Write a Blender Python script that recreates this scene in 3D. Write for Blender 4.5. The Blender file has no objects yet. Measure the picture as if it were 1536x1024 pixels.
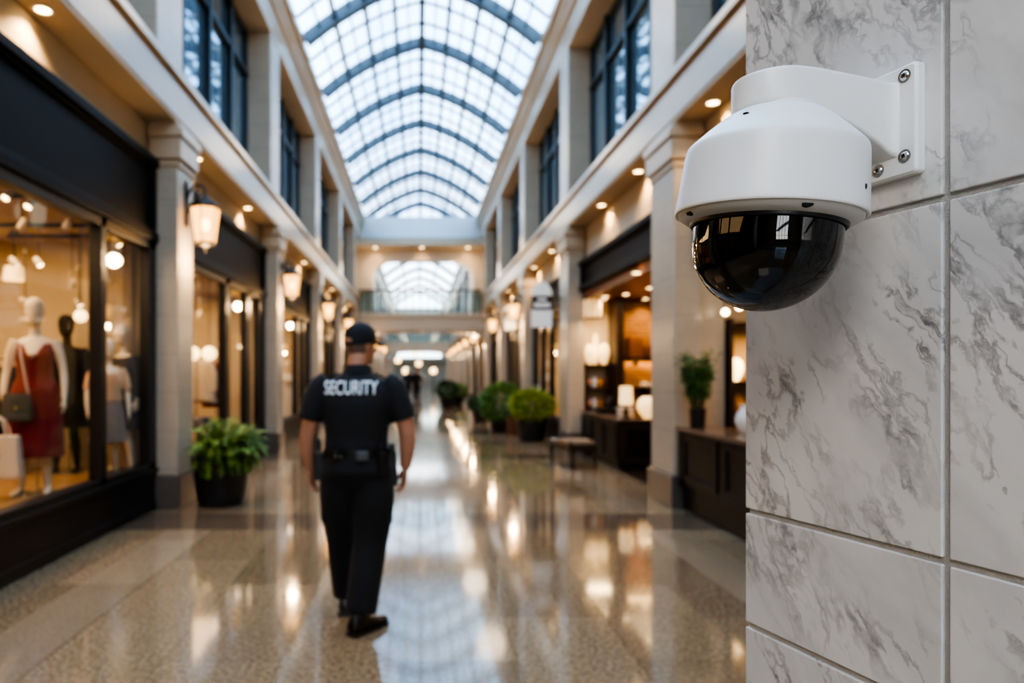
import bpy, bmesh, math, random
from mathutils import Vector, Matrix, Euler
from mathutils.bvhtree import BVHTree
PI = math.pi
RN = random.Random(11)
SC = bpy.context.scene
COL = SC.collection
ORD = ['first', 'second', 'third', 'fourth', 'fifth', 'sixth', 'seventh', 'eighth', 'ninth', 'tenth', 'eleventh', 'twelfth']

# ------------------------------------------------------------------ mesh helpers
class MB:
    def __init__(s):
        s.v = []; s.f = []; s.m = []
    def add(s, vs, fs, m=0):
        b = len(s.v); s.v += [tuple(v) for v in vs]
        for f in fs:
            s.f.append([b + i for i in f]); s.m.append(m)
        return s
    def box(s, x0, x1, y0, y1, z0, z1, m=0, T=None):
        if x0 > x1: x0, x1 = x1, x0
        if y0 > y1: y0, y1 = y1, y0
        if z0 > z1: z0, z1 = z1, z0
        vs = [Vector((x, y, z)) for z in (z0, z1) for y in (y0, y1) for x in (x0, x1)]
        if T is not None: vs = [T @ v for v in vs]
        return s.add(vs, [(0, 2, 3, 1), (4, 5, 7, 6), (0, 1, 5, 4), (2, 6, 7, 3), (0, 4, 6, 2), (1, 3, 7, 5)], m)
    def loft(s, rings, m=0, caps=True, closed=True):
        n = len(rings[0]); vs = [p for r in rings for p in r]; fs = []
        for i in range(len(rings) - 1):
            for j in range(n if closed else n - 1):
                k = (j + 1) % n
                fs.append((i * n + j, i * n + k, (i + 1) * n + k, (i + 1) * n + j))
        if caps:
            fs.append(tuple(reversed(range(n)))); fs.append(tuple((len(rings) - 1) * n + j for j in range(n)))
        return s.add(vs, fs, m)
    def lathe(s, prof, c=(0, 0, 0), n=32, m=0, T=None):
        rings = []
        for r, z in prof:
            rings.append([Vector((c[0] + max(r, 1e-5) * math.cos(2 * PI * j / n), c[1] + max(r, 1e-5) * math.sin(2 * PI * j / n), c[2] + z)) for j in range(n)])
        if T is not None: rings = [[T @ p for p in r] for r in rings]
        return s.loft(rings, m, caps=False)
    def tube(s, pts, rad, n=8, m=0, caps=True, flat=None):
        pts = [Vector(p) for p in pts]
        if not hasattr(rad, '__len__'): rad = [rad] * len(pts)
        up = None; rings = []
        for i, p in enumerate(pts):
            d = (pts[min(i + 1, len(pts) - 1)] - pts[max(i - 1, 0)]).normalized()
            if up is None:
                a = Vector((0, 0, 1)) if abs(d.z) < .9 else Vector((0, 1, 0))
                up = (a - d * a.dot(d)).normalized()
            else:
                up = (up - d * up.dot(d)).normalized()
            sd = d.cross(up)
            rings.append([p + (up * math.cos(2 * PI * j / n) + sd * math.sin(2 * PI * j / n)) * rad[i] for j in range(n)])
        return s.loft(rings, m, caps)
    def ell(s, c, r, nu=20, nv=12, m=0, T=None):
        rings = []
        for i in range(nv + 1):
            a = -PI / 2 + PI * i / nv; cr = max(math.cos(a), 1e-3)
            rings.append([Vector((c[0] + r[0] * cr * math.cos(2 * PI * j / nu), c[1] + r[1] * cr * math.sin(2 * PI * j / nu), c[2] + r[2] * math.sin(a))) for j in range(nu)])
        if T is not None: rings = [[T @ p for p in q] for q in rings]
        return s.loft(rings, m, True)
    def prism(s, poly, axis, a0, a1, m=0):
        def P(u, v, a):
            return {'x': (a, u, v), 'y': (u, a, v), 'z': (u, v, a)}[axis]
        n = len(poly); vs = [P(u, v, a0) for u, v in poly] + [P(u, v, a1) for u, v in poly]
        fs = [tuple(range(n)), tuple(reversed(range(n, 2 * n)))] + [(j, j + n, (j + 1) % n + n, (j + 1) % n) for j in range(n)]
        return s.add(vs, fs, m)
    def build(s, name, mats, parent=None, smooth=None, bevel=None, seg=2, loc=None):
        me = bpy.data.meshes.new(name)
        me.from_pydata(s.v, [], s.f)
        if not isinstance(mats, (list, tuple)): mats = [mats]
        for q in mats: me.materials.append(q)
        if len(mats) > 1: me.polygons.foreach_set('material_index', s.m)
        bm = bmesh.new(); bm.from_mesh(me)
        bmesh.ops.recalc_face_normals(bm, faces=bm.faces[:]); bm.to_mesh(me); bm.free()
        if smooth:
            me.shade_smooth(); me.set_sharp_from_angle(angle=math.radians(smooth))
        me.update()
        o = bpy.data.objects.new(name, me); COL.objects.link(o)
        if parent is not None: o.parent = parent
        if loc is not None: o.location = loc
        if bevel:
            b = o.modifiers.new('soft_edge', 'BEVEL'); b.width = bevel; b.segments = seg; b.limit_method = 'ANGLE'; b.angle_limit = math.radians(40)
            b.harden_normals = False
        return o

def tag(o, label=None, cat=None, group=None, kind=None):
    if label: o['label'] = label
    if cat: o['category'] = cat
    if group: o['group'] = group
    if kind: o['kind'] = kind
    return o
def thing(name, label, cat, loc=(0, 0, 0), rz=0, group=None):
    o = bpy.data.objects.new(name, None); COL.objects.link(o)
    o.location = loc; o.rotation_euler = (0, 0, rz); o.empty_display_size = .1
    return tag(o, label, cat, group)
def struct_root(name, loc=(0, 0, 0)):
    o = bpy.data.objects.new(name, None); COL.objects.link(o); o.location = loc
    return tag(o, kind='structure')
def struct(name, mb, m, **k):
    o = mb.build(name, m, **k); 
    if o.parent is None: o['kind'] = 'structure'
    return o
def copy_tree(o, parent=None):
    c = o.copy(); COL.objects.link(c)
    if parent is not None: c.parent = parent
    for ch in [q for q in list(o.children)]: copy_tree(ch, c)
    return c
def dup(o, label, loc=None, rz=None, scale=None, group=None):
    c = copy_tree(o); c['label'] = label
    if group: c['group'] = group
    if loc is not None: c.location = loc
    if rz is not None: c.rotation_euler = (0, 0, rz)
    if scale is not None: c.scale = (scale,) * 3
    return c

# ------------------------------------------------------------------ materials
def mat(name, color, rough=.5, metal=0, emis=None, estr=0, spec=None, coat=0, bump=0, bscale=40, var=0, vscale=3, sheen=0):
    m = bpy.data.materials.new(name); m.use_nodes = True
    nt = m.node_tree; b = nt.nodes['Principled BSDF']
    b.inputs['Base Color'].default_value = (*color, 1); b.inputs['Roughness'].default_value = rough; b.inputs['Metallic'].default_value = metal
    if spec is not None: b.inputs['Specular IOR Level'].default_value = spec
    if coat: b.inputs['Coat Weight'].default_value = coat; b.inputs['Coat Roughness'].default_value = .05
    if sheen: b.inputs['Sheen Weight'].default_value = sheen
    if emis: b.inputs['Emission Color'].default_value = (*emis, 1); b.inputs['Emission Strength'].default_value = estr
    if bump or var:
        tc = nt.nodes.new('ShaderNodeTexCoord')
    if bump:
        n = nt.nodes.new('ShaderNodeTexNoise'); n.inputs['Scale'].default_value = bscale; n.inputs['Detail'].default_value = 4
        bp = nt.nodes.new('ShaderNodeBump'); bp.inputs['Strength'].default_value = bump; bp.inputs['Distance'].default_value = .01
        nt.links.new(tc.outputs['Object'], n.inputs['Vector']); nt.links.new(n.outputs['Fac'], bp.inputs['Height']); nt.links.new(bp.outputs['Normal'], b.inputs['Normal'])
    if var:
        n = nt.nodes.new('ShaderNodeTexNoise'); n.inputs['Scale'].default_value = vscale; n.inputs['Detail'].default_value = 5
        r = nt.nodes.new('ShaderNodeMix'); r.data_type = 'RGBA'
        r.inputs[6].default_value = tuple(c * (1 - var) for c in color) + (1,); r.inputs[7].default_value = tuple(min(1, c * (1 + var)) for c in color) + (1,)
        nt.links.new(tc.outputs['Object'], n.inputs['Vector']); nt.links.new(n.outputs['Fac'], r.inputs[0]); nt.links.new(r.outputs[2], b.inputs['Base Color'])
    return m

class NT:
    """small wrapper for writing node graphs"""
    def __init__(s, name):
        s.m = bpy.data.materials.new(name); s.m.use_nodes = True; s.t = s.m.node_tree; s.b = s.t.nodes['Principled BSDF']; s.out = s.t.nodes['Material Output']
    def n(s, typ, **k):
        nd = s.t.nodes.new(typ)
        for a, v in k.items(): setattr(nd, a, v)
        return nd
    def l(s, a, b): s.t.links.new(a, b)
    def val(s, sock, v):
        if isinstance(v, (int, float, tuple, list)): sock.default_value = v
        else: s.l(v, sock)
    def math(s, op, a, b=0, c=None, clamp=False):
        nd = s.n('ShaderNodeMath', operation=op, use_clamp=clamp)
        s.val(nd.inputs[0], a); s.val(nd.inputs[1], b)
        if c is not None: s.val(nd.inputs[2], c)
        return nd.outputs[0]
    def mix(s, f, a, b, mode='MIX'):
        nd = s.n('ShaderNodeMix', data_type='RGBA', blend_type=mode)
        s.val(nd.inputs[0], f); s.val(nd.inputs[6], a if not isinstance(a, tuple) else (*a, 1)); s.val(nd.inputs[7], b if not isinstance(b, tuple) else (*b, 1))
        return nd.outputs[2]
    def noise(s, vec, scale, detail=4, rough=.5, dist=0):
        nd = s.n('ShaderNodeTexNoise'); nd.inputs['Scale'].default_value = scale; nd.inputs['Detail'].default_value = detail
        nd.inputs['Roughness'].default_value = rough; nd.inputs['Distortion'].default_value = dist
        if vec is not None: s.l(vec, nd.inputs['Vector'])
        return nd.outputs['Fac']
    def ramp(s, f, stops):
        nd = s.n('ShaderNodeValToRGB'); e = nd.color_ramp.elements
        while len(e) < len(stops): e.new(.5)
        for q, (p, c) in zip(e, stops):
            q.position = p; q.color = (*c, 1) if len(c) == 3 else c
        s.l(f, nd.inputs[0]); return nd.outputs[0]
    def coord(s, which='Object'):
        return s.n('ShaderNodeTexCoord').outputs[which]
    def mapping(s, vec, scale=(1, 1, 1), rot=(0, 0, 0), loc=(0, 0, 0)):
        nd = s.n('ShaderNodeMapping'); nd.inputs['Scale'].default_value = scale; nd.inputs['Rotation'].default_value = rot; nd.inputs['Location'].default_value = loc
        s.l(vec, nd.inputs[0]); return nd.outputs[0]
    def bump(s, h, strength=.3, dist=.01):
        nd = s.n('ShaderNodeBump'); nd.inputs['Strength'].default_value = strength; nd.inputs['Distance'].default_value = dist
        s.l(h, nd.inputs['Height']); s.l(nd.outputs[0], s.b.inputs['Normal'])

def glass_mat(name, tint=(.95, .98, 1), refl=.06, rough=.01, graz=.5):
    """thin pane: clear straight-through transmission with a mirror film stronger at grazing angles"""
    g = NT(name); t = g.t; t.nodes.remove(g.b)
    tr = g.n('ShaderNodeBsdfTransparent'); tr.inputs[0].default_value = (*tint, 1)
    gl = g.n('ShaderNodeBsdfGlossy'); gl.inputs['Roughness'].default_value = rough; gl.inputs[0].default_value = (.9, .95, 1, 1)
    lw = g.n('ShaderNodeLayerWeight'); lw.inputs[0].default_value = .35
    f = g.math('MULTIPLY_ADD', g.math('POWER', lw.outputs['Facing'], 3.0), graz, refl, clamp=True)
    mx = g.n('ShaderNodeMixShader'); g.l(f, mx.inputs[0]); g.l(tr.outputs[0], mx.inputs[1]); g.l(gl.outputs[0], mx.inputs[2]); g.l(mx.outputs[0], g.out.inputs[0])
    return g.m

def stone_mat(name, a, b, joint=None, jz=.62, jy=1.1, rough=.3):
    g = NT(name); co = g.coord()
    n1 = g.noise(co, 1.3, 6, .6, .6); n2 = g.noise(co, 14, 5, .6)
    c = g.mix(g.math('MULTIPLY_ADD', n2, .45, g.math('MULTIPLY', n1, .6), clamp=True), a, b)
    if joint:
        s = g.n('ShaderNodeSeparateXYZ'); g.l(co, s.inputs[0])
        z = g.math('PINGPONG', s.outputs[2], jz / 2); ln = g.math('LESS_THAN', z, .006)
        c = g.mix(g.math('MULTIPLY', ln, .55), c, joint)
        y = g.math('PINGPONG', s.outputs[1], jy / 2) if jy else None
        if jy: c = g.mix(g.math('MULTIPLY', g.math('LESS_THAN', y, .006), .5), c, joint)
    g.l(c, g.b.inputs['Base Color']); g.b.inputs['Roughness'].default_value = rough
    g.bump(n2, .05)
    return g.m

M = {}
M['limestone'] = stone_mat('polished_cream_stone', (.40, .31, .21), (.56, .445, .32), (.34, .29, .24), .62, 1.35, .28)
M['column_stone'] = stone_mat('column_cream_stone', (.35, .29, .225), (.52, .44, .345), (.30, .27, .23), .43, 0, .25)
M['plaster'] = mat('cream_plaster', (.58, .47, .33), .6, var=.06)
M['soffit'] = mat('warm_soffit_plaster', (.58, .46, .32), .6, var=.05)
M['granite_dark'] = stone_mat('dark_granite', (.075, .06, .05), (.17, .14, .12), rough=.2)
M['black_paint'] = mat('black_satin_paint', (.008, .007, .007), .4, spec=.3, var=.2)
M['sign_black'] = mat('charcoal_sign_panel', (.004, .0038, .0038), .5, spec=.15, var=.2)
M['frame_black'] = mat('black_metal_frame', (.015, .014, .014), .35, metal=.2)
M['frame_slate'] = mat('slate_metal_frame', (.022, .032, .040), .4, metal=.3)
M['rib_steel'] = mat('blue_grey_steel', (.070, .100, .125), .45, metal=.2)
M['panel_blue'] = mat('pale_blue_grey_panel', (.55, .62, .68), .5, var=.05)
M['white_plastic'] = mat('white_powder_coat', (.80, .80, .79), .34, bump=.02, bscale=900)
M['white_plastic_dark'] = mat('light_grey_plastic', (.62, .62, .61), .4)
M['gasket'] = mat('black_rubber', (.012, .012, .013), .35)
M['chrome'] = mat('zinc_plated_steel', (.62, .63, .63), .25, metal=1, bump=.05, bscale=300)
M['dark_hole'] = mat('dark_recess', (.01, .01, .01), .7)
M['shop_wall'] = mat('ochre_shop_wall', (.42, .29, .15), .7, var=.08)
M['shop_wall_pale'] = mat('pale_shop_wall', (.60, .50, .36), .7, var=.05)
M['shop_ceiling'] = mat('warm_shop_ceiling', (.50, .36, .20), .7, var=.05)
M['timber_floor'] = mat('honey_timber_floor', (.34, .20, .09), .35, var=.2, vscale=6)
M['red_ceiling'] = mat('russet_ceiling', (.30, .105, .035), .35, var=.1)
M['dark_wood'] = mat('dark_stained_wood', (.030, .016, .012), .3, var=.3, vscale=8)
M['counter_black'] = mat('black_painted_joinery', (.008, .008, .009), .4, spec=.3, var=.2)
M['counter_top'] = mat('brown_stone_worktop', (.16, .10, .065), .15, var=.25, vscale=20)
M['lamp_glass'] = mat('warm_lamp_glass', (.9, .7, .4), .3, emis=(1, .58, .2), estr=1.6)
M['lamp_core'] = mat('glowing_bulb', (1, .9, .7), .3, emis=(1, .74, .40), estr=10)
M['downlight'] = mat('downlight_lens', (1, .9, .75), .3, emis=(1, .70, .33), estr=9)
M['spot_lens'] = mat('spotlight_lens', (1, .9, .75), .3, emis=(1, .70, .35), estr=7)
M['glow_white'] = mat('lit_cream_glass', (.95, .85, .65), .3, emis=(1, .60, .22), estr=.85)
M['glow_soft'] = mat('softly_lit_cream', (.9, .8, .6), .4, emis=(1, .55, .18), estr=.6)
M['iron'] = mat('aged_black_iron', (.022, .017, .014), .5, metal=.5)
M['pot_black'] = mat('black_glazed_pot', (.014, .014, .015), .4)
M['pot_brown'] = mat('brown_terracotta_pot', (.13, .06, .03), .6, var=.2)
M['soil'] = mat('dark_soil', (.03, .02, .013), .95, bump=.6)
M['trim_white'] = mat('downlight_trim', (.75, .68, .56), .5)
M['roof_glass'] = glass_mat('roof_glass', (.90, .96, 1.0), .05, .02, .4)
M['shop_glass'] = glass_mat('shop_window_glass', (.97, .97, .96), .035, .005, .30)
M['rail_glass'] = glass_mat('balustrade_glass', (.80, .88, .90), .03, .01, .25)

def leaf_mat(name, a, b):
    g = NT(name); n = g.noise(g.coord(), 9, 3)
    g.l(g.ramp(n, [(.3, a), (.7, b)]), g.b.inputs['Base Color']); g.b.inputs['Roughness'].default_value = .5
    g.b.inputs['Subsurface Weight'].default_value = 0
    return g.m
M['leaf_mid'] = leaf_mat('mid_green_leaf', (.05, .14, .018), (.30, .42, .08))
M['leaf_dark'] = leaf_mat('dark_green_leaf', (.012, .045, .012), (.05, .13, .025))
M['leaf_lime'] = leaf_mat('lime_green_leaf', (.14, .22, .012), (.42, .46, .04))
M['leaf_fresh'] = leaf_mat('fresh_green_leaf', (.05, .13, .02), (.18, .32, .06))
M['leaf_bamboo'] = leaf_mat('bamboo_green_leaf', (.02, .075, .012), (.09, .20, .03))
M['stem'] = mat('plant_stem', (.08, .09, .03), .7)

# window panes above the shops: coated glass over a dark room
g = NT('coated_dark_glass'); g.b.inputs['Base Color'].default_value = (.30, .42, .50, 1); g.b.inputs['Metallic'].default_value = .75
g.b.inputs['Roughness'].default_value = .04; g.bump(g.noise(g.coord(), .9, 2), .12, .02); M['coated_glass'] = g.m

# floor: polished granite slabs, dark cross bands, paler border strips
g = NT('polished_granite_floor'); co = g.coord(); s = g.n('ShaderNodeSeparateXYZ'); g.l(co, s.inputs[0]); X, Y = s.outputs[0], s.outputs[1]
sp1 = g.noise(co, 42, 5, .8); sp2 = g.noise(co, 24, 4, .75); bl = g.noise(co, 1.6, 3, .6)
grain = g.ramp(sp1, [(.36, (.045, .030, .018)), (.46, (.27, .19, .115)), (.54, (.42, .315, .20)), (.66, (.64, .52, .37))])
grain = g.mix(g.math('MULTIPLY', g.math('GREATER_THAN', sp2, .60), .55), grain, (.075, .055, .045))
br = g.n('ShaderNodeTexBrick'); br.offset = .5; br.inputs['Scale'].default_value = 1; br.inputs['Brick Width'].default_value = 1.3; br.inputs['Row Height'].default_value = .62
br.inputs['Mortar Size'].default_value = .003; br.inputs['Color1'].default_value = (.50, .48, .45, 1); br.inputs['Color2'].default_value = (1, 1, 1, 1); br.inputs['Mortar'].default_value = (.3, .3, .3, 1); br.inputs['Bias'].default_value = .15
rm = g.mapping(co, (1, 1, 1), (0, 0, PI / 2), (.31, .1, 0)); g.l(rm, br.inputs['Vector'])
base = g.mix(1.0, grain, br.outputs['Color'], 'MULTIPLY')
ax = g.math('ABSOLUTE', g.math('SUBTRACT', X, .08))
edge = g.math('MULTIPLY', g.math('GREATER_THAN', ax, 2.05), g.math('LESS_THAN', ax, 2.5))
base = g.mix(g.math('MULTIPLY', edge, .45), base, (.40, .33, .25))
band = g.math('LESS_THAN', g.math('MODULO', g.math('ADD', Y, 54 - 6.55), 5.4), .75)
base = g.mix(g.math('MULTIPLY', band, .9), base, g.mix(sp1, (.02, .015, .012), (.15, .115, .09)))
jb = g.math('LESS_THAN', g.math('PINGPONG', g.math('SUBTRACT', ax, 2.05), .225), .003)
base = g.mix(g.math('MULTIPLY', jb, g.math('MULTIPLY', g.math('GREATER_THAN', ax, 2.0), .6)), base, (.12, .10, .08))
base = g.mix(1.0, base, (.84, .81, .76), 'MULTIPLY')
base = g.mix(.22, base, g.mix(bl, (.18, .125, .075), (.38, .285, .185)))
g.l(base, g.b.inputs['Base Color'])
g.l(g.math('MULTIPLY_ADD', sp2, .06, .055), g.b.inputs['Roughness']); g.b.inputs['Specular IOR Level'].default_value = .6
g.b.inputs['Coat Weight'].default_value = .2; g.b.inputs['Coat Roughness'].default_value = .045
g.bump(g.noise(co, 2.2, 2), .035, .02); M['floor'] = g.m

# carrara marble, every slab shifted by its own random attribute
g = NT('carrara_marble'); co = g.coord(); at = g.n('ShaderNodeAttribute', attribute_name='slab'); 
add = g.n('ShaderNodeVectorMath', operation='ADD'); g.l(co, add.inputs[0])
sc_ = g.n('ShaderNodeVectorMath', operation='SCALE'); g.l(at.outputs['Vector'], sc_.inputs[0]); sc_.inputs['Scale'].default_value = 7; g.l(sc_.outputs[0], add.inputs[1])
v = g.mapping(add.outputs[0], (1, 1, 1), (0, math.radians(0), 0))
wn = g.n('ShaderNodeTexNoise'); wn.inputs['Scale'].default_value = 9; wn.inputs['Detail'].default_value = 6; g.l(v, wn.inputs['Vector'])
wv = g.n('ShaderNodeVectorMath', operation='MULTIPLY_ADD'); g.l(wn.outputs['Color'], wv.inputs[0]); wv.inputs[1].default_value = (.045, .045, .045); g.l(v, wv.inputs[2])
wn2 = g.n('ShaderNodeTexNoise'); wn2.inputs['Scale'].default_value = 55; wn2.inputs['Detail'].default_value = 5; g.l(v, wn2.inputs['Vector'])
wv2 = g.n('ShaderNodeVectorMath', operation='MULTIPLY_ADD'); g.l(wn2.outputs['Color'], wv2.inputs[0]); wv2.inputs[1].default_value = (.016, .016, .016); g.l(wv.outputs[0], wv2.inputs[2]); wv = wv2
VROT = -33
def vein(scale, rot, stretch, width, seed):
    mp = g.mapping(wv.outputs[0], (scale, scale, scale * stretch), (0, 0, 0), (seed, seed * 1.7, 0))
    rr = g.n('ShaderNodeVectorRotate', rotation_type='AXIS_ANGLE'); rr.inputs['Axis'].default_value = (0, 1, 0); rr.inputs['Angle'].default_value = rot
    g.l(wv.outputs[0], rr.inputs['Vector']); g.l(rr.outputs[0], mp.node.inputs[0]) if hasattr(mp, 'node') else None
    nz = g.noise(mp, 1, 5, .55, .4)
    d = g.math('ABSOLUTE', g.math('SUBTRACT', nz, .5))
    return g.math('SUBTRACT', 1, g.math('DIVIDE', d, width, clamp=True), clamp=True)
v1 = vein(8.5, math.radians(VROT), .30, .022, 1.3); v2 = vein(19, math.radians(VROT + 4), .32, .035, 4.1); v3 = vein(5, math.radians(VROT - 4), .35, .10, 8.8)
msk = g.ramp(g.noise(v, 6, 3, .6), [(.42, (0, 0, 0)), (.62, (1, 1, 1))])
msk2 = g.ramp(g.noise(v, 26, 4, .7), [(.35, (.1, .1, .1)), (.65, (1, 1, 1))])
cloud = g.noise(v, 4.5, 6, .6)
c = g.mix(cloud, (.62, .608, .59), (.82, .81, .785))
c = g.mix(g.math('MULTIPLY', v3, .30), c, (.42, .42, .42))
c = g.mix(g.math('MULTIPLY', g.math('MULTIPLY', v1, g.math('MULTIPLY_ADD', msk, .8, .2)), g.math('MULTIPLY', msk2, .95)), c, (.10, .097, .095))
c = g.mix(g.math('MULTIPLY', g.math('MULTIPLY', v2, msk), .8), c, (.22, .215, .215))
g.l(c, g.b.inputs['Base Color']); g.l(g.math('MULTIPLY_ADD', cloud, .07, .07), g.b.inputs['Roughness'])
g.bump(g.noise(co, 160, 3), .025, .002); M['marble'] = g.m
M['grout'] = mat('grey_grout', (.46, .455, .44), .85, bump=.4, bscale=500, var=.2, vscale=60)

# brick wall of the corner shop
g = NT('golden_brick'); br = g.n('ShaderNodeTexBrick'); br.inputs['Scale'].default_value = 1; br.inputs['Brick Width'].default_value = .2; br.inputs['Row Height'].default_value = .075; br.inputs['Mortar Size'].default_value = .008
br.inputs['Color1'].default_value = (.34, .16, .05, 1); br.inputs['Color2'].default_value = (.46, .25, .08, 1); br.inputs['Mortar'].default_value = (.16, .09, .04, 1)
g.l(g.mapping(g.coord(), (1, 1, 1), (PI / 2, 0, 0)), br.inputs['Vector']); g.l(br.outputs['Color'], g.b.inputs['Base Color']); g.b.inputs['Roughness'].default_value = .7; M['brick'] = g.m

# ------------------------------------------------------------------ camera
FPX, VX, VY, EYE = 1024.0, 628.0, 560.0, 1.5
cd = bpy.data.cameras.new('view_camera'); cam = bpy.data.objects.new('view_camera', cd); COL.objects.link(cam)
cam.location = (0, 0, EYE); cam.rotation_euler = (PI / 2, 0, 0)
cd.sensor_width = 36; cd.lens = 36 * FPX / 1536; cd.shift_x = (768 - VX) / 1536; cd.shift_y = (VY - 512) / 1536; cd.clip_start = .02; cd.clip_end = 300
cd.dof.use_dof = True; cd.dof.focus_distance = .74; cd.dof.aperture_fstop = 3.6; cd.dof.aperture_blades = 0
SC.camera = cam
def at(px, py, Y):
    return Vector(((px - VX) / FPX * Y, Y, EYE + (VY - py) / FPX * Y))

# ------------------------------------------------------------------ hall shell
XC = .08
PER = 5.4; Y0 = 7.6; CW = .75
YB, YE, YF = -8.0, 30.0, 78.0
def hx(s, h): return XC + s * h
HF = 2.76
COLS1 = [Y0 + PER * k for k in range(-2, 5)]
COLS2 = [32.6 + PER * k for k in range(0, 8)]
struct('floor', MB().box(-9, 9, YB - 2, YF + 2, -.2, 0), M['floor'])

def facade(s, y0, y1, name):
    """continuous bands of one side: soffit beam, sill, wall over the shop signs, window recess, lintel and cornice"""
    mb = MB()
    def b(h0, h1, z0, z1, m=0): mb.box(hx(s, h0), hx(s, h1), y0, y1, z0, z1, m)
    b(HF, 3.9, 4.34, 4.76)
    b(HF + .01, 3.9, 4.30, 4.34, 2)       # warm soffit underside
    b(HF - .05, 3.9, 4.76, 4.86)
    b(3.10, 3.25, 3.62 if s > 0 else 3.86, 4.30, 1)
    b(3.42, 3.9, 4.86, 7.7, 1)
    b(HF, 3.9, 7.7, 8.25); b(HF - .06, 3.9, 8.25, 8.40); b(HF - .10, 3.9, 8.40, 8.62); b(HF - .18, 3.9, 8.62, 8.82)
    return struct(name, mb, [M['limestone'], M['plaster'], M['soffit']], bevel=.012)
facade(-1, YB, YE + 2, 'wall_left'); facade(1, YB, YE + 2, 'wall_right')
facade(-1, YE + 2, YF, 'wall_left_far'); facade(1, YE + 2, YF, 'wall_right_far')
# sheltering outer skins behind the shops
struct('wall_shop_rear_left', MB().box(-7.2, -7.0, YB, YF, 0, 4.3), M['shop_wall'])
struct('wall_shop_rear_right', MB().box(7.0, 7.2, YB, YF, 0, 4.3), M['shop_wall'])
struct('ceiling_shops_left', MB().box(-7.2, hx(-1, 3.9), YB, YF, 4.3, 4.4), M['shop_ceiling'])
struct('ceiling_shops_right', MB().box(hx(1, 3.9), 7.2, YB, YF, 4.3, 4.4), M['shop_ceiling'])

def column_mesh(s):
    c = bpy.data.objects.new('column', None)
    return c
def make_column(s):
    CW = .75 if s > 0 else .52; ua, ub = (0, .75) if s > 0 else (-.60, .16)
    root = struct_root('column')
    sh = MB().box(s * HF, s * (HF + .32), 0, CW, .36, 3.86)
    sh.build('shaft', M['column_stone'], root, bevel=.015)
    cp = MB()
    for d, z0, z1 in ((.02, 3.80, 3.88), (.05, 3.88, 4.12), (.075, 4.12, 4.22), (.03, 4.22, 4.30)):
        cp.box(s * (HF - d), s * (HF + .32), -d, CW + d, z0, z1)
    cp.build('capital', M['limestone'], root, bevel=.015)
    MB().box(s * (HF - .035), s * (HF + .32), -.035, CW + .035, 0, .36).build('plinth', M['granite_dark'], root, bevel=.01)
    MB().box(s * (HF + .0), s * (HF + .8), ua, ub, 4.86, 7.7).build('upper_pilaster', M['column_stone'], root, bevel=.02)
    return root
for s in (-1, 1):
    proto = make_column(s)
    for i, y in enumerate(COLS1 + COLS2):
        c = proto if i == 0 else copy_tree(proto)
        c.location = (XC, y, 0)

def make_upper_window(s, w):
    root = struct_root('window_1')
    fr = MB(); x0, x1 = s * 3.18, s * 3.27
    z0, z1 = 4.86, 7.7
    fr.box(x0, x1, 0, .12, z0, z1); fr.box(x0, x1, w - .12, w, z0, z1); fr.box(x0, x1, 0, w, z0, z0 + .1); fr.box(x0, x1, 0, w, z1 - .12, z1)
    for t in (.25, .5, .75): fr.box(x0 - s * .04, x1, w * t - .055, w * t + .055, z0, z1)
    fr.box(x0 - s * .02, x1, 0, w, 6.86, 6.96)
    fr.build('window_frame', M['frame_slate'], root, bevel=.008)
    pn = MB().box(s * 3.235, s * 3.25, .05, w - .05, z0 + .05, z1 - .05); pn.build('pane', M['coated_glass'], root)
    return root
wn = 1
for s in (-1, 1):
    proto = make_upper_window(s, PER - (CW if s > 0 else .76))
    first = True
    for y in COLS1[:-1] + COLS2[:-1]:
        c = proto if first else copy_tree(proto); first = False
        c.name = 'window_%d' % wn; wn += 1
        c.location = (XC, y + (CW if s > 0 else .16), 0)

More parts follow.
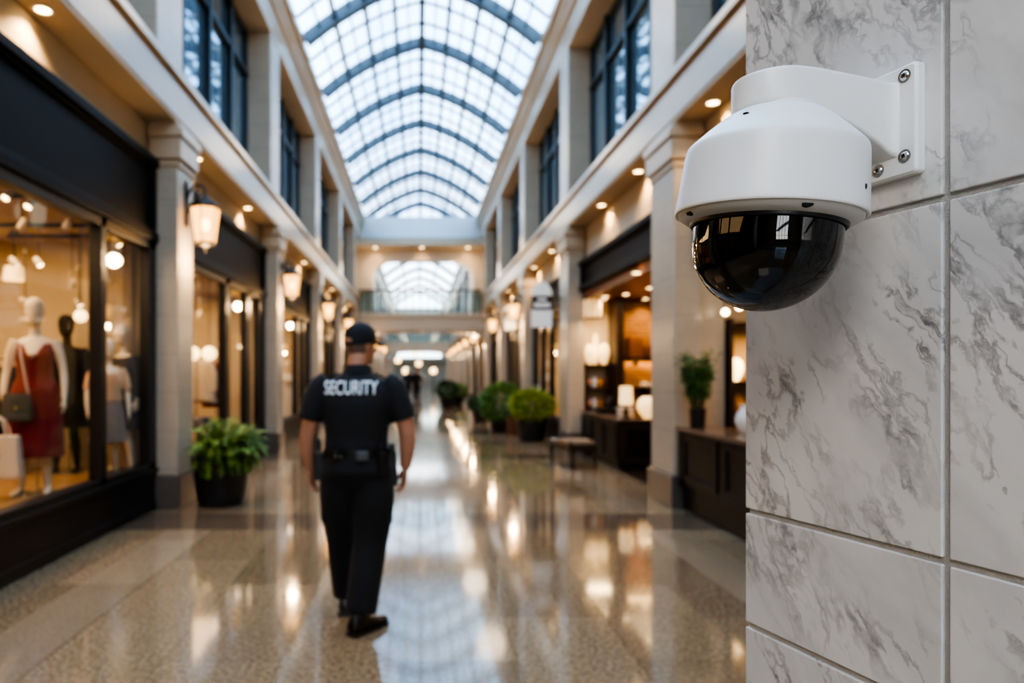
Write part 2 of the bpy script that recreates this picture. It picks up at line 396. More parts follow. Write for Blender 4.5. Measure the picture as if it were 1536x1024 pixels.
# ------------------------------------------------------------------ glass vault
ER, RISE, EZ = 2.58, 1.36, 8.82
def vz(s_): return EZ + RISE * (.42 * (1 - abs(s_)) + .58 * (1 - s_ * s_))
def vn(s_):
    if abs(s_) < 1e-6: return (0, 1)
    d = -(RISE / ER) * (.42 * math.copysign(1, s_) + 1.16 * s_); l = math.hypot(d, 1); return (-d / l, 1 / l)
def arc(th, dr=0):      # th 0..PI runs across the shallow pointed vault from one eave to the other
    s_ = 1 - 2 * th / PI; n = vn(s_); return (XC + ER * s_ + dr * n[0], vz(s_) + dr * n[1])
def vault(y0, y1, ribs, name, fine=True):
    root = struct_root(name)
    N = 24
    rib = MB(); pts_o = [arc(PI * i / N, .10) for i in range(N + 1)]; pts_i = [arc(PI * i / N, -.17) for i in range(N + 1)]
    poly = pts_o + pts_i[::-1]
    def ribmesh(w, ri, ro):
        mb = MB(); rings = []
        for i in range(N + 1):
            a = arc(PI * i / N, ro); b = arc(PI * i / N, ri)
            rings.append([(a[0], -w, a[1]), (a[0], w, a[1]), (b[0], w, b[1]), (b[0], -w, b[1])])
        return mb.loft(rings)
    r0 = ribmesh(.09, -.16, .10).build('rib', M['rib_steel'], root)
    for i, y in enumerate(ribs):
        r = r0 if i == 0 else r0.copy()
        if i: COL.objects.link(r); r.parent = root
        r.location = (0, y, 0)
    def bar(th, w, d):
        a = arc(th); nn = vn(1 - 2 * th / PI); n = Vector((nn[0], 0, nn[1])); t = Vector((nn[1], 0, -nn[0])); c = Vector((a[0], 0, a[1]))
        q = [c + t * w - n * d, c + t * w + n * .05, c - t * w + n * .05, c - t * w - n * d]
        return [(p.x, y0, p.z) for p in q], [(p.x, y1, p.z) for p in q]
    mb = MB(); mb.loft(list(bar(PI / 2, .065, .15))); mb.build('ridge_beam', M['rib_steel'], root)
    for k in ((1, 2, 3, 5, 6, 7) if fine else (2, 6)):
        mb = MB(); mb.loft(list(bar(PI * k / 8, .04, .07))); mb.build('purlin', M['rib_steel'], root)
    gb = MB()
    for k in range(8): gb.loft(list(bar(PI * (k + .5) / 8, .011, .03)))
    ys = sorted(ribs)
    for a, b in zip(ys, ys[1:]):
        for t in (1 / 3, 2 / 3):
            y = a + (b - a) * t; rings = []
            for i in range(N + 1):
                o_, i_ = arc(PI * i / N, .03), arc(PI * i / N, -.035)
                rings.append([(o_[0], y - .013, o_[1]), (o_[0], y + .013, o_[1]), (i_[0], y + .013, i_[1]), (i_[0], y - .013, i_[1])])
            gb.loft(rings)
    if fine: gb.build('glazing_bar', M['rib_steel'], root)
    gl = MB(); rows = [[(arc(PI * i / N, .05)[0], y, arc(PI * i / N, .05)[1]) for i in range(N + 1)] for y in (y0, y1)]
    gl.loft(rows, caps=False, closed=False); gl.build('pane', M['roof_glass'], root, smooth=60)
    return root
vault(YB, YE + 2, [YE + 2.2 - 2.87 * k for k in range(0, 14)], 'ceiling')
vault(YE + 2, YF, [YE + 4.8 + 5.4 * k for k in range(0, 8)], 'ceiling_far', False)
# flat roof slabs beside the vault keep the daylight inside the glass
for s, nm in ((-1, 'roof_slab_left'), (1, 'roof_slab_right')):
    struct(nm, MB().box(hx(s, 2.75), s * 9, YB, YF, 8.83, 9.0), M['plaster'])

# ------------------------------------------------------------------ end wall and bridge
mb = MB(); w = 3.3
mb.box(XC - w, XC + w, YE + 1.9, YE + 2.1, 7.3, 8.82, 1); mb.box(XC - w, XC + w, YE, YE + 2.1, 7.2, 7.4)                        # blue grey panel under the gable
for k in range(-5, 6): mb.box(XC + k * .52 - .008, XC + k * .52 + .008, YE + 1.888, YE + 1.9, 7.45, 8.8, 1)
mb.box(XC - w, XC + w, YE - .30, YE + .4, 7.22, 7.42); mb.box(XC - w, XC + w, YE - .62, YE + .4, 7.02, 7.22); mb.box(XC - w, XC + w, YE - .55, YE + .4, 6.98, 7.02, 2)
mb.box(XC - w, XC + w, YE, YE + .4, 6.42, 6.98)
L_, R_, T_ = -2.05 + XC, 2.35, 6.42
for (xa, xb, sg) in ((XC - w, L_, 1), (R_, XC + w, -1)): mb.box(xa, xb, YE, YE + .4, 4.1, 6.42)
for (cx, sg) in ((L_, 1), (R_, -1)):                                      # rounded upper corners of the opening
    n = 8; arcp = [(cx + sg * .75 * (1 - math.sin(PI / 2 * i / n)), T_ - .75 * (1 - math.cos(PI / 2 * i / n))) for i in range(n + 1)]
    mb.prism([(cx, T_ + .01)] + ([(x, z) for x, z in arcp]), 'y', YE, YE + .4)
struct('wall_end', mb, [M['limestone'], M['panel_blue'], M['soffit']])
mb = MB(); mb.box(XC - w, XC + w, YE - .15, YE + 2.0, 3.42, 4.12); mb.box(XC - w, XC + w, YE - .22, YE + 2.0, 3.98, 4.12)
n = 16; top = [(XC + w * math.cos(PI * i / n), 3.42) for i in range(n + 1)]
low = [(XC - w + 2 * w * i / n, 3.42 - .42 * (abs(2 * i / n - 1) ** 3) - .05) for i in range(n + 1)]
mb.prism([(XC + w, 3.43), (XC - w, 3.43)] + low, 'y', YE - .1, YE + 2.0)
tb_ = struct('trim_bridge', mb, M['limestone']); tb2 = tb_.copy(); COL.objects.link(tb2); tb2.location = (0, 28, 0)
gr = struct_root('window_gable')
mb = MB()
for q in (.45, .72, 1.0):
    rings = []
    for i in range(25):
        th = PI * i / 24; rings.append([(XC + (arc(th)[0] - XC) * (q + d / 2), YE + 1.9 + e, EZ + (arc(th)[1] - EZ) * (q + d / 2)) for d, e in ((-.04, .05), (.04, .05), (.04, .15), (-.04, .15))])
    mb.loft(rings)
for k in range(-4, 5):
    x = XC + k * .52; h = vz(k * .52 / ER) - EZ; mb.box(x - .025, x + .025, YE + 1.96, YE + 2.03, EZ, EZ + h)
mb.build('window_frame', M['rib_steel'], gr)
mb = MB(); mb.prism([arc(PI * i / 24) for i in range(25)], 'y', YE + 1.995, YE + 2.005)
mb.build('pane', M['roof_glass'], gr)
br_ = thing('balustrade', 'glass and dark steel balustrade along the bridge across the hall', 'railing', (XC, YE - .1, 4.12))
for k in range(-8, 9): MB().box(k * .33 - .02, k * .33 + .02, -.03, .03, 0, .98).build('post', M['frame_slate'], br_)
MB().box(-2.68, 2.68, -.04, .04, .98, 1.05).build('handrail', M['frame_slate'], br_)
MB().box(-2.66, 2.66, -.008, .008, .08, .93).build('glass_panel', M['rail_glass'], br_)
b2 = dup(br_, 'second glass and dark steel balustrade on the bridge far beyond the first', (XC, YE + 27.9, 4.12)); br_['group'] = b2['group'] = 'bridge balustrades'
# far gable closing the second hall
mb = MB(); mb.box(-7, 7, YF, YF + .3, 0, 3.2); mb.box(-7, XC - 2.5, YF, YF + .3, 3.2, 9); mb.box(XC + 2.5, 7, YF, YF + .3, 3.2, 9); mb.box(XC - 2.7, XC + 2.7, YF - .6, YF, 2.9, 3.3); mb.box(XC - 2.6, XC + 2.6, YF - .1, YF + .3, 4.3, 9)
for k in range(-5, 6): mb.box(XC + k * .5 - .04, XC + k * .5 + .04, YF + .02, YF + .12, 3.2, 9)
for k in range(1, 6): mb.box(XC - 2.5, XC + 2.5, YF + .02, YF + .12, 3.2 + k - .04, 3.2 + k + .04)
struct('wall_far_end', mb, M['limestone'])
struct('window_far_end', MB().box(XC - 2.5, XC + 2.5, YF + .06, YF + .07, 3.2, 9), M['rail_glass'])
# rear of the hall behind the viewer
mb = MB(); mb.box(-7, XC - 1.3, YB - .3, YB, 0, 8.82); mb.box(XC + 1.3, 7, YB - .3, YB, 0, 8.82); mb.box(XC - 1.3, XC + 1.3, YB - .3, YB, 4.6, 8.82); mb.box(XC - 1.3, XC + 1.3, YB - .3, YB, 0, 1.0)
for k in (-1, 0, 1): mb.box(XC + k * .65 - .04, XC + k * .65 + .04, YB - .2, YB - .1, 1.0, 4.6)
for z in (1.9, 2.8, 3.7): mb.box(XC - 1.3, XC + 1.3, YB - .2, YB - .1, z - .04, z + .04)
struct('wall_rear', mb, M['limestone'])

# ------------------------------------------------------------------ marble wall in front
E = Vector((.4785, 1.0, 0)); U = Vector((.279, -.960, 0)).normalized(); NRM = Vector((-.960, -.279, 0)).normalized()
RZ = math.atan2(-NRM.x, NRM.y)       # local +y is the outward normal, local x runs back toward the corner
wr = struct_root('wall_marble', E); wr.rotation_euler = (0, 0, RZ)
def slab_mesh():
    """face slabs (local x<=0 runs toward the viewer) and return slabs on the narrow side, bevelled edges, grout set back"""
    gm = .0075; zs = [0.0, .285, .451, .731, .968 + .0, 1.134, 1.30, 1.687, 2.07, 2.45, 2.83, 3.2]
    zs = [0.0, .36, .74, 1.134, 1.30, 1.687, 2.07, 2.45, 2.83, 3.2]
    xs = [0.0, -.2875, -.575, -.8625, -1.15]
    me = bpy.data.meshes.new('marble_tiles'); bm = bmesh.new(); lay = bm.faces.layers.float_color if False else None
    slabs = []
    rr = random.Random(5)
    for i in range(len(zs) - 1):
        for j in range(len(xs) - 1):
            slabs.append((xs[j + 1] + gm * .5, xs[j] - (gm * .5 if j else 0), -.02, 0, zs[i] + gm * .5, zs[i + 1] - gm * .5))
        for j in range(3):
            slabs.append((-.02, 0, -.02 - .29 * (j + 1) + gm * .5, -.021 - .29 * j - (gm * .5 if j else 0), zs[i] + gm * .5, zs[i + 1] - gm * .5))
    mb = MB(); cols = []
    for sl in slabs:
        mb.box(*sl); cols += [(rr.random(), rr.random(), rr.random())] * 8
    me.from_pydata(mb.v, [], mb.f); a = me.attributes.new('slab', 'FLOAT_VECTOR', 'POINT'); a.data.foreach_set('vector', [q for c_ in cols for q in c_])
    me.materials.append(M['marble']); me.update()
    o = bpy.data.objects.new('marble_tiles', me); COL.objects.link(o); o.parent = wr
    b = o.modifiers.new('soft_edge', 'BEVEL'); b.width = .0018; b.segments = 3; b.limit_method = 'ANGLE'
    return o
slab_mesh()
MB().box(-1.15, -.004, -.90, -.0045, 0, 3.2).build('grout', M['grout'], wr)
MB().box(-1.17, .02, -.92, .02, 3.2, 3.3).build('coping', M['limestone'], wr)

# ------------------------------------------------------------------ world and daylight
w = bpy.data.worlds.new('overcast_sky'); SC.world = w; w.use_nodes = True; nt = w.node_tree; bg = nt.nodes['Background']
tc = nt.nodes.new('ShaderNodeTexCoord'); sp = nt.nodes.new('ShaderNodeSeparateXYZ'); nt.links.new(tc.outputs['Generated'], sp.inputs[0])
nz = nt.nodes.new('ShaderNodeTexNoise'); nz.inputs['Scale'].default_value = 3.0; nz.inputs['Detail'].default_value = 6; nt.links.new(tc.outputs['Generated'], nz.inputs['Vector'])
rp = nt.nodes.new('ShaderNodeValToRGB'); e = rp.color_ramp.elements; e[0].position = .35; e[0].color = (.17, .40, .76, 1); e[1].position = .64; e[1].color = (.54, .77, 1.0, 1); nt.links.new(nz.outputs['Fac'], rp.inputs[0])
hz = nt.nodes.new('ShaderNodeValToRGB'); e = hz.color_ramp.elements; e[0].position = .05; e[0].color = (1, 1, 1, 1); e[1].position = .35; e[1].color = (0, 0, 0, 1); nt.links.new(sp.outputs[2], hz.inputs[0])
mx = nt.nodes.new('ShaderNodeMix'); mx.data_type = 'RGBA'; nt.links.new(hz.outputs[0], mx.inputs[0]); nt.links.new(rp.outputs[0], mx.inputs[6]); mx.inputs[7].default_value = (1, .97, .92, 1)
nt.links.new(mx.outputs[2], bg.inputs[0]); bg.inputs[1].default_value = 4.6

def light(name, typ, loc, energy, color, size=.3, rot=(0, 0, 0), sy=None, spot=None):
    d = bpy.data.lights.new(name, typ); d.energy = energy; d.color = color
    if typ == 'AREA':
        d.size = size
        if sy: d.shape = 'RECTANGLE'; d.size_y = sy
    else: d.shadow_soft_size = size
    if spot: d.spot_size = spot; d.spot_blend = .6
    o = bpy.data.objects.new(name, d); COL.objects.link(o); o.location = loc; o.rotation_euler = rot
    return o
WARM = (1, .66, .34)
for y in COLS1[1:] + COLS2[:3]:
    for s in (-1, 1): light('upper_wall_fill', 'POINT', (hx(s, 1.9), y + .3, 5.9), 22, (1, .76, .5), .4)  # added warm fill for the upper walls, no fitting stands there
light('rear_fill_light', 'AREA', (-1.5, -2.6, 4.2), 55, (1, .93, .85), 1.6, rot=(math.radians(48), 0, math.radians(-32)))  # added fill behind the viewer, brightens the marble and dome camera
SC.view_settings.view_transform = 'AgX'
SC.view_settings.look = 'AgX - High Contrast'
SC.view_settings.exposure = .58
SC.cycles.max_bounces = 8; SC.cycles.diffuse_bounces = 4; SC.cycles.glossy_bounces = 4; SC.cycles.transparent_max_bounces = 12
SC.cycles.sample_clamp_indirect = 6; SC.cycles.use_denoising = True; SC.cycles.caustics_reflective = False; SC.cycles.caustics_refractive = False
# ------------------------------------------------------------------ dome camera on the marble wall
t0 = .2; base = E + U * t0
sec = thing('security_camera', 'white dome security camera with smoked black dome on marble wall bracket', 'security camera', (base.x, base.y, 1.78), RZ)
TILT_DEG = -5.3; Zr = -1.78; AX = .1435      # local frame: y out of the wall, x toward the far corner
pl = MB()
z0, z1 = 1.719 + Zr, 1.841 + Zr
def rrect(hx_, z0, z1, y, r, n=5):
    out = []
    for cx, cz, a0 in ((hx_ - r, z1 - r, 0), (-hx_ + r, z1 - r, PI / 2), (-hx_ + r, z0 + r, PI), (hx_ - r, z0 + r, 3 * PI / 2)):
        for i in range(n + 1):
            a = a0 + PI / 2 * i / n; out.append((cx + r * math.cos(a), y, cz + r * math.sin(a)))
    return out
pl.loft([rrect(.066, z0, z1, .0006, .005), rrect(.066, z0, z1, .010, .005), rrect(.0635, z0 + .0025, z1 - .0025, .0128, .004)])
plate = pl.build('mounting_plate', M['white_plastic'], sec, smooth=30)
# arm: rounded in plan, arched underside toward the wall
def lerp_tab(tab, y):
    for (a, va), (b, vb) in zip(tab, tab[1:]):
        if y <= b: return va + (vb - va) * (y - a) / (b - a)
    return tab[-1][1]
zb_tab = [(.010, 1.7385), (.0155, 1.7437), (.031, 1.7535), (.065, 1.7695), (.09, 1.7775), (.112, 1.7835), (.14, 1.789), (.184, 1.793)]
zt_tab = [(.010, 1.8255), (.06, 1.829), (.12, 1.831), (.17, 1.829), (.184, 1.828)]
rings = []; ys = [.011, .013, .016, .02, .028, .038, .05, .062, .075, .088, .1, .112, .124, .132, AX] + [AX + .0405 * math.sin(PI / 2 * i / 14) for i in range(1, 15)]
for y in ys:
    hw = .0415 + (.008 * (1 - (y - .011) / .009) ** 2 if y < .02 else 0)
    if y > AX: hw = .0415 * math.sqrt(max(.0009, 1 - ((y - AX) / .0407) ** 2))
    zb, zt = lerp_tab(zb_tab, y) + Zr, lerp_tab(zt_tab, y) + Zr
    r = min(.0045, hw * .8)
    rings.append(rrect(hw, zb, zt, y, r, 5))
MB().loft(rings).build('bracket_arm', M['white_plastic'], sec, smooth=40)
hs = [(.0, 1.7965), (.0365, 1.7965), (.0388, 1.7955), (.0395, 1.794), (.0395, 1.7915), (.0403, 1.7908), (.0450, 1.7895), (.0456, 1.7884), (.0464, 1.7888), (.056, 1.7825), (.073, 1.7675), (.0888, 1.7520), (.0910, 1.7492), (.0922, 1.7455), (.0928, 1.740), (.0943, 1.722), (.0962, 1.700), (.0978, 1.684), (.0983, 1.6785), (.0983, 1.6765), (.0976, 1.6755), (.0950, 1.6755), (.0944, 1.6775)]
# the whole head hangs a few degrees out of plumb on its bracket
vdir = (Vector((0, 0, 0)) - Vector((.37, .71, 0))).normalized(); vang = math.atan2(vdir.y, vdir.x) - PI / 2 - RZ
piv = Vector((0, AX, 1.72 + Zr)); vloc = Vector((-math.sin(vang), math.cos(vang), 0))
TILT = Matrix.Translation(piv) @ Matrix.Rotation(math.radians(TILT_DEG), 4, vloc) @ Matrix.Translation(-piv)
MB().lathe([(r, z + Zr) for r, z in hs], (0, AX, 0), 128, T=TILT).build('housing', M['white_plastic'], sec, smooth=35)
rg = [(.0945, 1.6785), (.0940, 1.6745), (.0930, 1.6728), (.0880, 1.6695), (.0830, 1.6675), (.0808, 1.6668), (.0800, 1.669)]
MB().lathe([(r, z + Zr) for r, z in rg], (0, AX, 0), 128, T=TILT).build('trim_ring', M['white_plastic_dark'], sec, smooth=35)
gk = [(.0808, 1.6685), (.0804, 1.6640), (.0793, 1.6628), (.0775, 1.6628), (.0765, 1.668)]
MB().lathe([(r, z + Zr) for r, z in gk], (0, AX, 0), 128, T=TILT).build('gasket_ring', M['gasket'], sec, smooth=35)
g = NT('smoked_dome'); g.t.nodes.remove(g.b)
tr = g.n('ShaderNodeBsdfTransparent'); tr.inputs[0].default_value = (.055, .055, .058, 1); gl = g.n('ShaderNodeBsdfGlossy'); gl.inputs['Roughness'].default_value = .004; gl.inputs[0].default_value = (1, 1, 1, 1)
fr = g.n('ShaderNodeFresnel'); fr.inputs[0].default_value = 1.62; mx = g.n('ShaderNodeMixShader'); g.l(g.math('MULTIPLY_ADD', fr.outputs[0], 1.0, .01, clamp=True), mx.inputs[0]); g.l(tr.outputs[0], mx.inputs[1]); g.l(gl.outputs[0], mx.inputs[2]); g.l(mx.outputs[0], g.out.inputs[0])
M['dome'] = g.m
Rd = .0767; dm = [(Rd, 1.6680), (Rd, 1.6465)] + [(Rd * math.cos(PI / 2 * i / 32), 1.6465 - Rd * math.sin(PI / 2 * i / 32)) for i in range(1, 33)]
MB().lathe([(r, z + Zr) for r, z in dm], (0, AX, 0), 128, T=TILT).build('dome', M['dome'], sec, smooth=60)
lens_mod = MB(); lens_mod.ell((0, AX, 1.650 + Zr), (.056, .056, .056), 40, 24, T=TILT); lens_mod.lathe([(.0, 1.672 + Zr), (.0755, 1.672 + Zr), (.0755, 1.667 + Zr), (.0, 1.667 + Zr)], (0, AX, 0), 48, T=TILT)
module = lens_mod.build('camera_module', M['gasket'], sec, smooth=40)
T = TILT @ Matrix.Translation((0, AX, 1.648 + Zr)) @ Matrix.Rotation(math.radians(-35), 4, 'Z') @ Matrix.Rotation(math.radians(-58), 4, 'X')
lb = MB(); lb.lathe([(.0, .060), (.022, .060), (.025, .062), (.027, .060), (.027, .042)], n=40, T=T); lb.build('lens_barrel', mat('lens_barrel_grey', (.05, .05, .055), .25), module, smooth=35)
lb = MB(); lb.lathe([(.0, .0635), (.011, .062), (.020, .0598)], n=32, T=T); lb.build('lens', mat('lens_glass', (.01, .012, .03), .03, coat=1), module, smooth=50)
def screw(x, z, y=.0129, nm='screw'):
    mb = MB(); mb.lathe([(.0, .0022), (.0024, .0022), (.0040, .0018), (.0052, .0006), (.0053, -.002)], n=24, T=Matrix.Translation((x, y, z)) @ Matrix.Rotation(-PI / 2, 4, 'X'))
    mb.lathe([(.0054, -.001), (.0054, .0006), (.0072, .0006), (.0074, -.001)], n=24, T=Matrix.Translation((x, y, z)) @ Matrix.Rotation(-PI / 2, 4, 'X'))
    a = RN.random() * 2
    for k in range(2):
        mb.box(-.0024, .0024, .0012, .0026, -.0006, .0006, 1, T=Matrix.Translation((x, y, z)) @ Matrix.Rotation(a + k * PI / 2, 4, 'Y'))
    mb.build(nm, [M['chrome'], M['dark_hole']], sec, smooth=40)
for x, z in ((-.0525, 1.8285), (-.0525, 1.7400), (.053, 1.8285), (.053, 1.74), (-.021, 1.7325)): screw(x, z + Zr)
# notches in the trim ring, vent slot on the cone, side set-screw hole
def on_ring(px_off, r, z, sx, sz, nm):
    c = Vector((0, AX, z + Zr)); a = px_off
    T = TILT @ Matrix.Translation(c) @ Matrix.Rotation(a, 4, 'Z') @ Matrix.Translation((0, r, 0)) @ Matrix.Rotation(-PI / 2, 4, 'X')
    mb = MB(); mb.lathe([(.0, .0008), (.8, .0008), (1.0, .0002), (1.0, -.004)], n=20, T=T @ Matrix.Diagonal((sx, sz, 1, 1)))
    return mb.build(nm, M['dark_hole'], sec, smooth=40)
# azimuth (about z, 0 = out of the wall); the viewer looks from roughly +120 degrees (towards -x)
on_ring(vang + .42, .0920, 1.6722, .0055, .0034, 'notch'); on_ring(vang - 1.0, .0920, 1.6722, .0052, .0034, 'notch')
on_ring(vang - .45, .0665, 1.7742, .0034, .0012, 'moulding_mark'); on_ring(vang + 1.15, .0963, 1.698, .0020, .0032, 'set_screw_hole')
# ------------------------------------------------------------------ people and mannequins
M['bs'] = mat('dull_brass_snap', (.30, .24, .14), .4, metal=1)
M['skin'] = mat('sun_tanned_skin', (.44, .22, .14), .5, var=.08, vscale=14)
M['mannequin'] = mat('matt_ivory_mannequin', (.74, .64, .50), .45)
M['uniform'] = mat('black_uniform_cloth', (.0095, .010, .012), .8, bump=.25, bscale=26, sheen=.06)
M['uniform_trousers'] = mat('black_trouser_cloth', (.0075, .0078, .009), .85, bump=.3, bscale=18, sheen=.05)
M['boot'] = mat('black_boot_leather', (.007, .007, .007), .3)
M['letter'] = mat('white_print', (.80, .82, .84), .6)
M['hair'] = mat('short_grey_brown_hair', (.16, .10, .07), .8)

def hand(mb, w, d, thumb, palm, sc=1.0, curl=.5, side_fan=1):
    """w wrist, d finger direction, thumb = direction of the thumb side, palm = palm normal"""
    d = Vector(d).normalized(); th = Vector(thumb); th = (th - d * th.dot(d)).normalized(); pn = d.cross(th); 
    if pn.dot(Vector(palm)) < 0: pn = -pn
    w = Vector(w)
    rings = []
    for t, hw, ht in ((-.03, .026, .020), (0, .028, .019), (.03, .037, .017), (.065, .042, .0155), (.092, .041, .013), (.1, .034, .009)):
        c = w + d * t * sc
        rings.append([c + th * hw * sc * math.cos(2 * PI * j / 14) + pn * ht * sc * math.sin(2 * PI * j / 14) for j in range(14)])
    mb.loft(rings)
    for k, (off, ln) in enumerate(((.030, .072), (.010, .082), (-.011, .076), (-.031, .060))):
        p = w + d * (.088 - abs(off) * .15) * sc + th * off * sc; dd = (d + th * off * 3.0).normalized(); pts = [p - dd * .02 * sc, p]
        for q, l in enumerate((.45, .30, .25)):
            a = curl * (.55 + .35 * q + .12 * k) * .7
            dd = (dd * math.cos(a) + pn * math.sin(a)).normalized()
            p = p + dd * ln * l * sc; pts.append(p)
        mb.tube(pts, [.0095 * sc, .0098 * sc, .0092 * sc, .0085 * sc, .007 * sc], 8)
    p = w + d * .022 * sc + th * .026 * sc
    mb.tube([p - th * .012 * sc, p + th * .012 * sc + d * .018 * sc + pn * .008 * sc, p + th * .022 * sc + d * .046 * sc + pn * .018 * sc, p + th * .020 * sc + d * .07 * sc + pn * .028 * sc], [.013 * sc, .0125 * sc, .0105 * sc, .008 * sc], 8)

def limb(mb, pts, rad, n=12, sub=4):
    """smooth tube through joints"""
    P = [Vector(p) for p in pts]; out = []; rr = []
    for i in range(len(P) - 1):
        p0 = P[max(i - 1, 0)]; p1 = P[i]; p2 = P[i + 1]; p3 = P[min(i + 2, len(P) - 1)]
        for k in range(sub):
            t = k / sub
            q = .5 * ((2 * p1) + (p2 - p0) * t + (2 * p0 - 5 * p1 + 4 * p2 - p3) * t * t + (3 * p1 - p0 - 3 * p2 + p3) * t ** 3)
            out.append(q); rr.append(rad[i] + (rad[i + 1] - rad[i]) * t)
    out.append(P[-1]); rr.append(rad[-1])
    mb.tube(out, rr, n)

def ring(z, cx, cy, rx, ry, n=24, e=2.3):
    out = []
    for j in range(n):
        a = 2 * PI * j / n; c, s = math.cos(a), math.sin(a)
        out.append((cx + rx * math.copysign(abs(c) ** (2 / e), c), cy + ry * math.copysign(abs(s) ** (2 / e), s), z))
    return out

def head(mb, c, yaw, sc=1.0, features=True):
    """c = middle of the head; +y is where the face looks at yaw 0"""
    T = Matrix.Translation(c) @ Matrix.Rotation(yaw, 4, 'Z') @ Matrix.Scale(sc, 4)
    prof = [(-.118, .028, .062, .020), (-.108, .045, .078, .030), (-.085, .058, .088, .052), (-.05, .066, .092, .072), (-.01, .072, .094, .088), (.03, .076, .094, .096), (.07, .071, .086, .092), (.098, .054, .064, .074), (.115, .030, .036, .044), (.121, .008, .01, .012)]
    rings = []
    for z, rx, fy, by in prof:
        r = []
        for j in range(24):
            a = 2 * PI * j / 24; s = math.sin(a)
            r.append(T @ Vector((rx * math.cos(a), (fy if s > 0 else by) * s, z)))
        rings.append(r)
    mb.loft(rings)
    if features:
        mb.tube([T @ Vector(p) for p in ((0, .085, .025), (0, .101, -.005), (0, .115, -.030), (0, .098, -.042))], [.008 * sc, .011 * sc, .015 * sc, .012 * sc], 8)
        mb.ell((0, .088, .032), (.045, .012, .008), 12, 6, T=T)
        mb.ell((0, .087, -.066), (.024, .012, .006), 12, 6, T=T); mb.ell((0, .086, -.078), (.021, .012, .007), 12, 6, T=T)
        for sx in (-1, 1):
            mb.ell((sx * .032, .078, .012), (.015, .011, .009), 10, 6, T=T)
            mb.ell((0, 0, 0), (.009, .020, .033), 12, 8, T=T @ Matrix.Translation((sx * .078, -.008, -.008)) @ Matrix.Rotation(sx * .35, 4, 'Z'))

def foot(mb, heel, toe, h=.085, w=.048, boot=False):
    heel, toe = Vector(heel), Vector(toe); d = (toe - heel); L = d.length; d.normalize(); sd = Vector((d.y, -d.x, 0)).normalized(); up = sd.cross(d)
    if up.z < 0: up = -up
    rings = []
    for t, ww, hh in ((0, .6, .55), (.06, .75, .95), (.25, .78, 1.0), (.45, .85, .78), (.68, 1.0, .56), (.88, .85, .46), (1, .45, .30)):
        c = heel + d * L * t; r = []
        for j in range(16):
            a = 2 * PI * j / 16; r.append(c + sd * w * ww * math.cos(a) + up * (h * hh * (.5 + .5 * math.sin(a))))
        rings.append(r)
    mb.loft(rings)

def fuse(o, vox, it=4):
    r = o.modifiers.new('one_skin', 'REMESH'); r.mode = 'VOXEL'; r.voxel_size = vox; r.use_smooth_shade = True
    s = o.modifiers.new('relax', 'SMOOTH'); s.iterations = it; s.factor = .5
    return o

def body(J, R_, head_yaw=0, hc=None, features=True, feet=True, curl=(.5, .5)):
    mb = MB()
    mb.loft([ring(*r) for r in R_['torso']])
    limb(mb, J['neck'], R_['neck'])
    head(mb, hc or J['neck'][-1], head_yaw, R_.get('head', 1), features)
    for s in ('l', 'r'):
        limb(mb, J['arm_' + s], R_['arm']); a = J['arm_' + s]
        hand(mb, a[-1], J['hand_' + s], J['thumb_' + s], J['palm_' + s], R_.get('hand', 1), curl[0 if s == 'l' else 1])
        limb(mb, J['leg_' + s], R_['leg'])
        if feet: foot(mb, *J['foot_' + s], h=R_.get('footh', .08), w=R_.get('footw', .045))
    return mb

# ---- the guard, walking away, head turned to his right-hand side of the picture
GX, GY = -.372, 4.10
gd = thing('person', 'person in black security uniform and cap walking away over the polished floor', 'person', (GX, GY, 0))
SH = 1.47
J = dict(neck=[(0, 0, 1.44), (0, .01, 1.53), (.012, .03, 1.62)],
         arm_l=[(-.190, -.005, 1.455), (-.245, -.012, 1.33), (-.283, -.005, 1.17), (-.298, .02, 1.06), (-.292, .06, .93)],
         arm_r=[(.190, -.005, 1.455), (.245, -.015, 1.33), (.296, -.015, 1.17), (.303, .005, 1.06), (.290, .035, .93)],
         hand_l=(.08, .25, -1), thumb_l=(.25, 1, 0), palm_l=(1, -.1, 0), hand_r=(-.10, .2, -1), thumb_r=(-.25, 1, 0), palm_r=(-1, -.1, 0),
         leg_l=[(-.092, .0, .95), (-.095, .05, .72), (-.092, .12, .50), (-.085, .17, .30), (-.078, .21, .08)],
         leg_r=[(.092, .0, .95), (.088, -.015, .72), (.070, -.03, .50), (.050, -.10, .30), (.030, -.15, .08)],
         foot_l=((-.085, .15, .0), (-.093, .38, .0)), foot_r=((.005, -.19, .0), (.145, -.02, .0)))
RR = dict(torso=[(.86, 0, .0, .13, .105), (.93, 0, 0, .172, .122), (1.02, 0, .0, .172, .118), (1.12, 0, .0, .170, .112), (1.25, 0, -.005, .180, .118), (1.36, 0, -.008, .190, .118), (1.43, 0, -.004, .178, .10), (1.475, 0, 0, .12, .078), (1.50, 0, 0, .06, .055)],
          neck=[.066, .060, .060], arm=[.058, .058, .050, .049, .034], leg=[.088, .080, .058, .056, .040], head=1.0, hand=1.08, footw=.034, footh=.055)
fuse(body(J, RR, math.radians(-42), Vector((.018, .045, 1.668))).build('body', M['skin'], gd), .0068, 3)
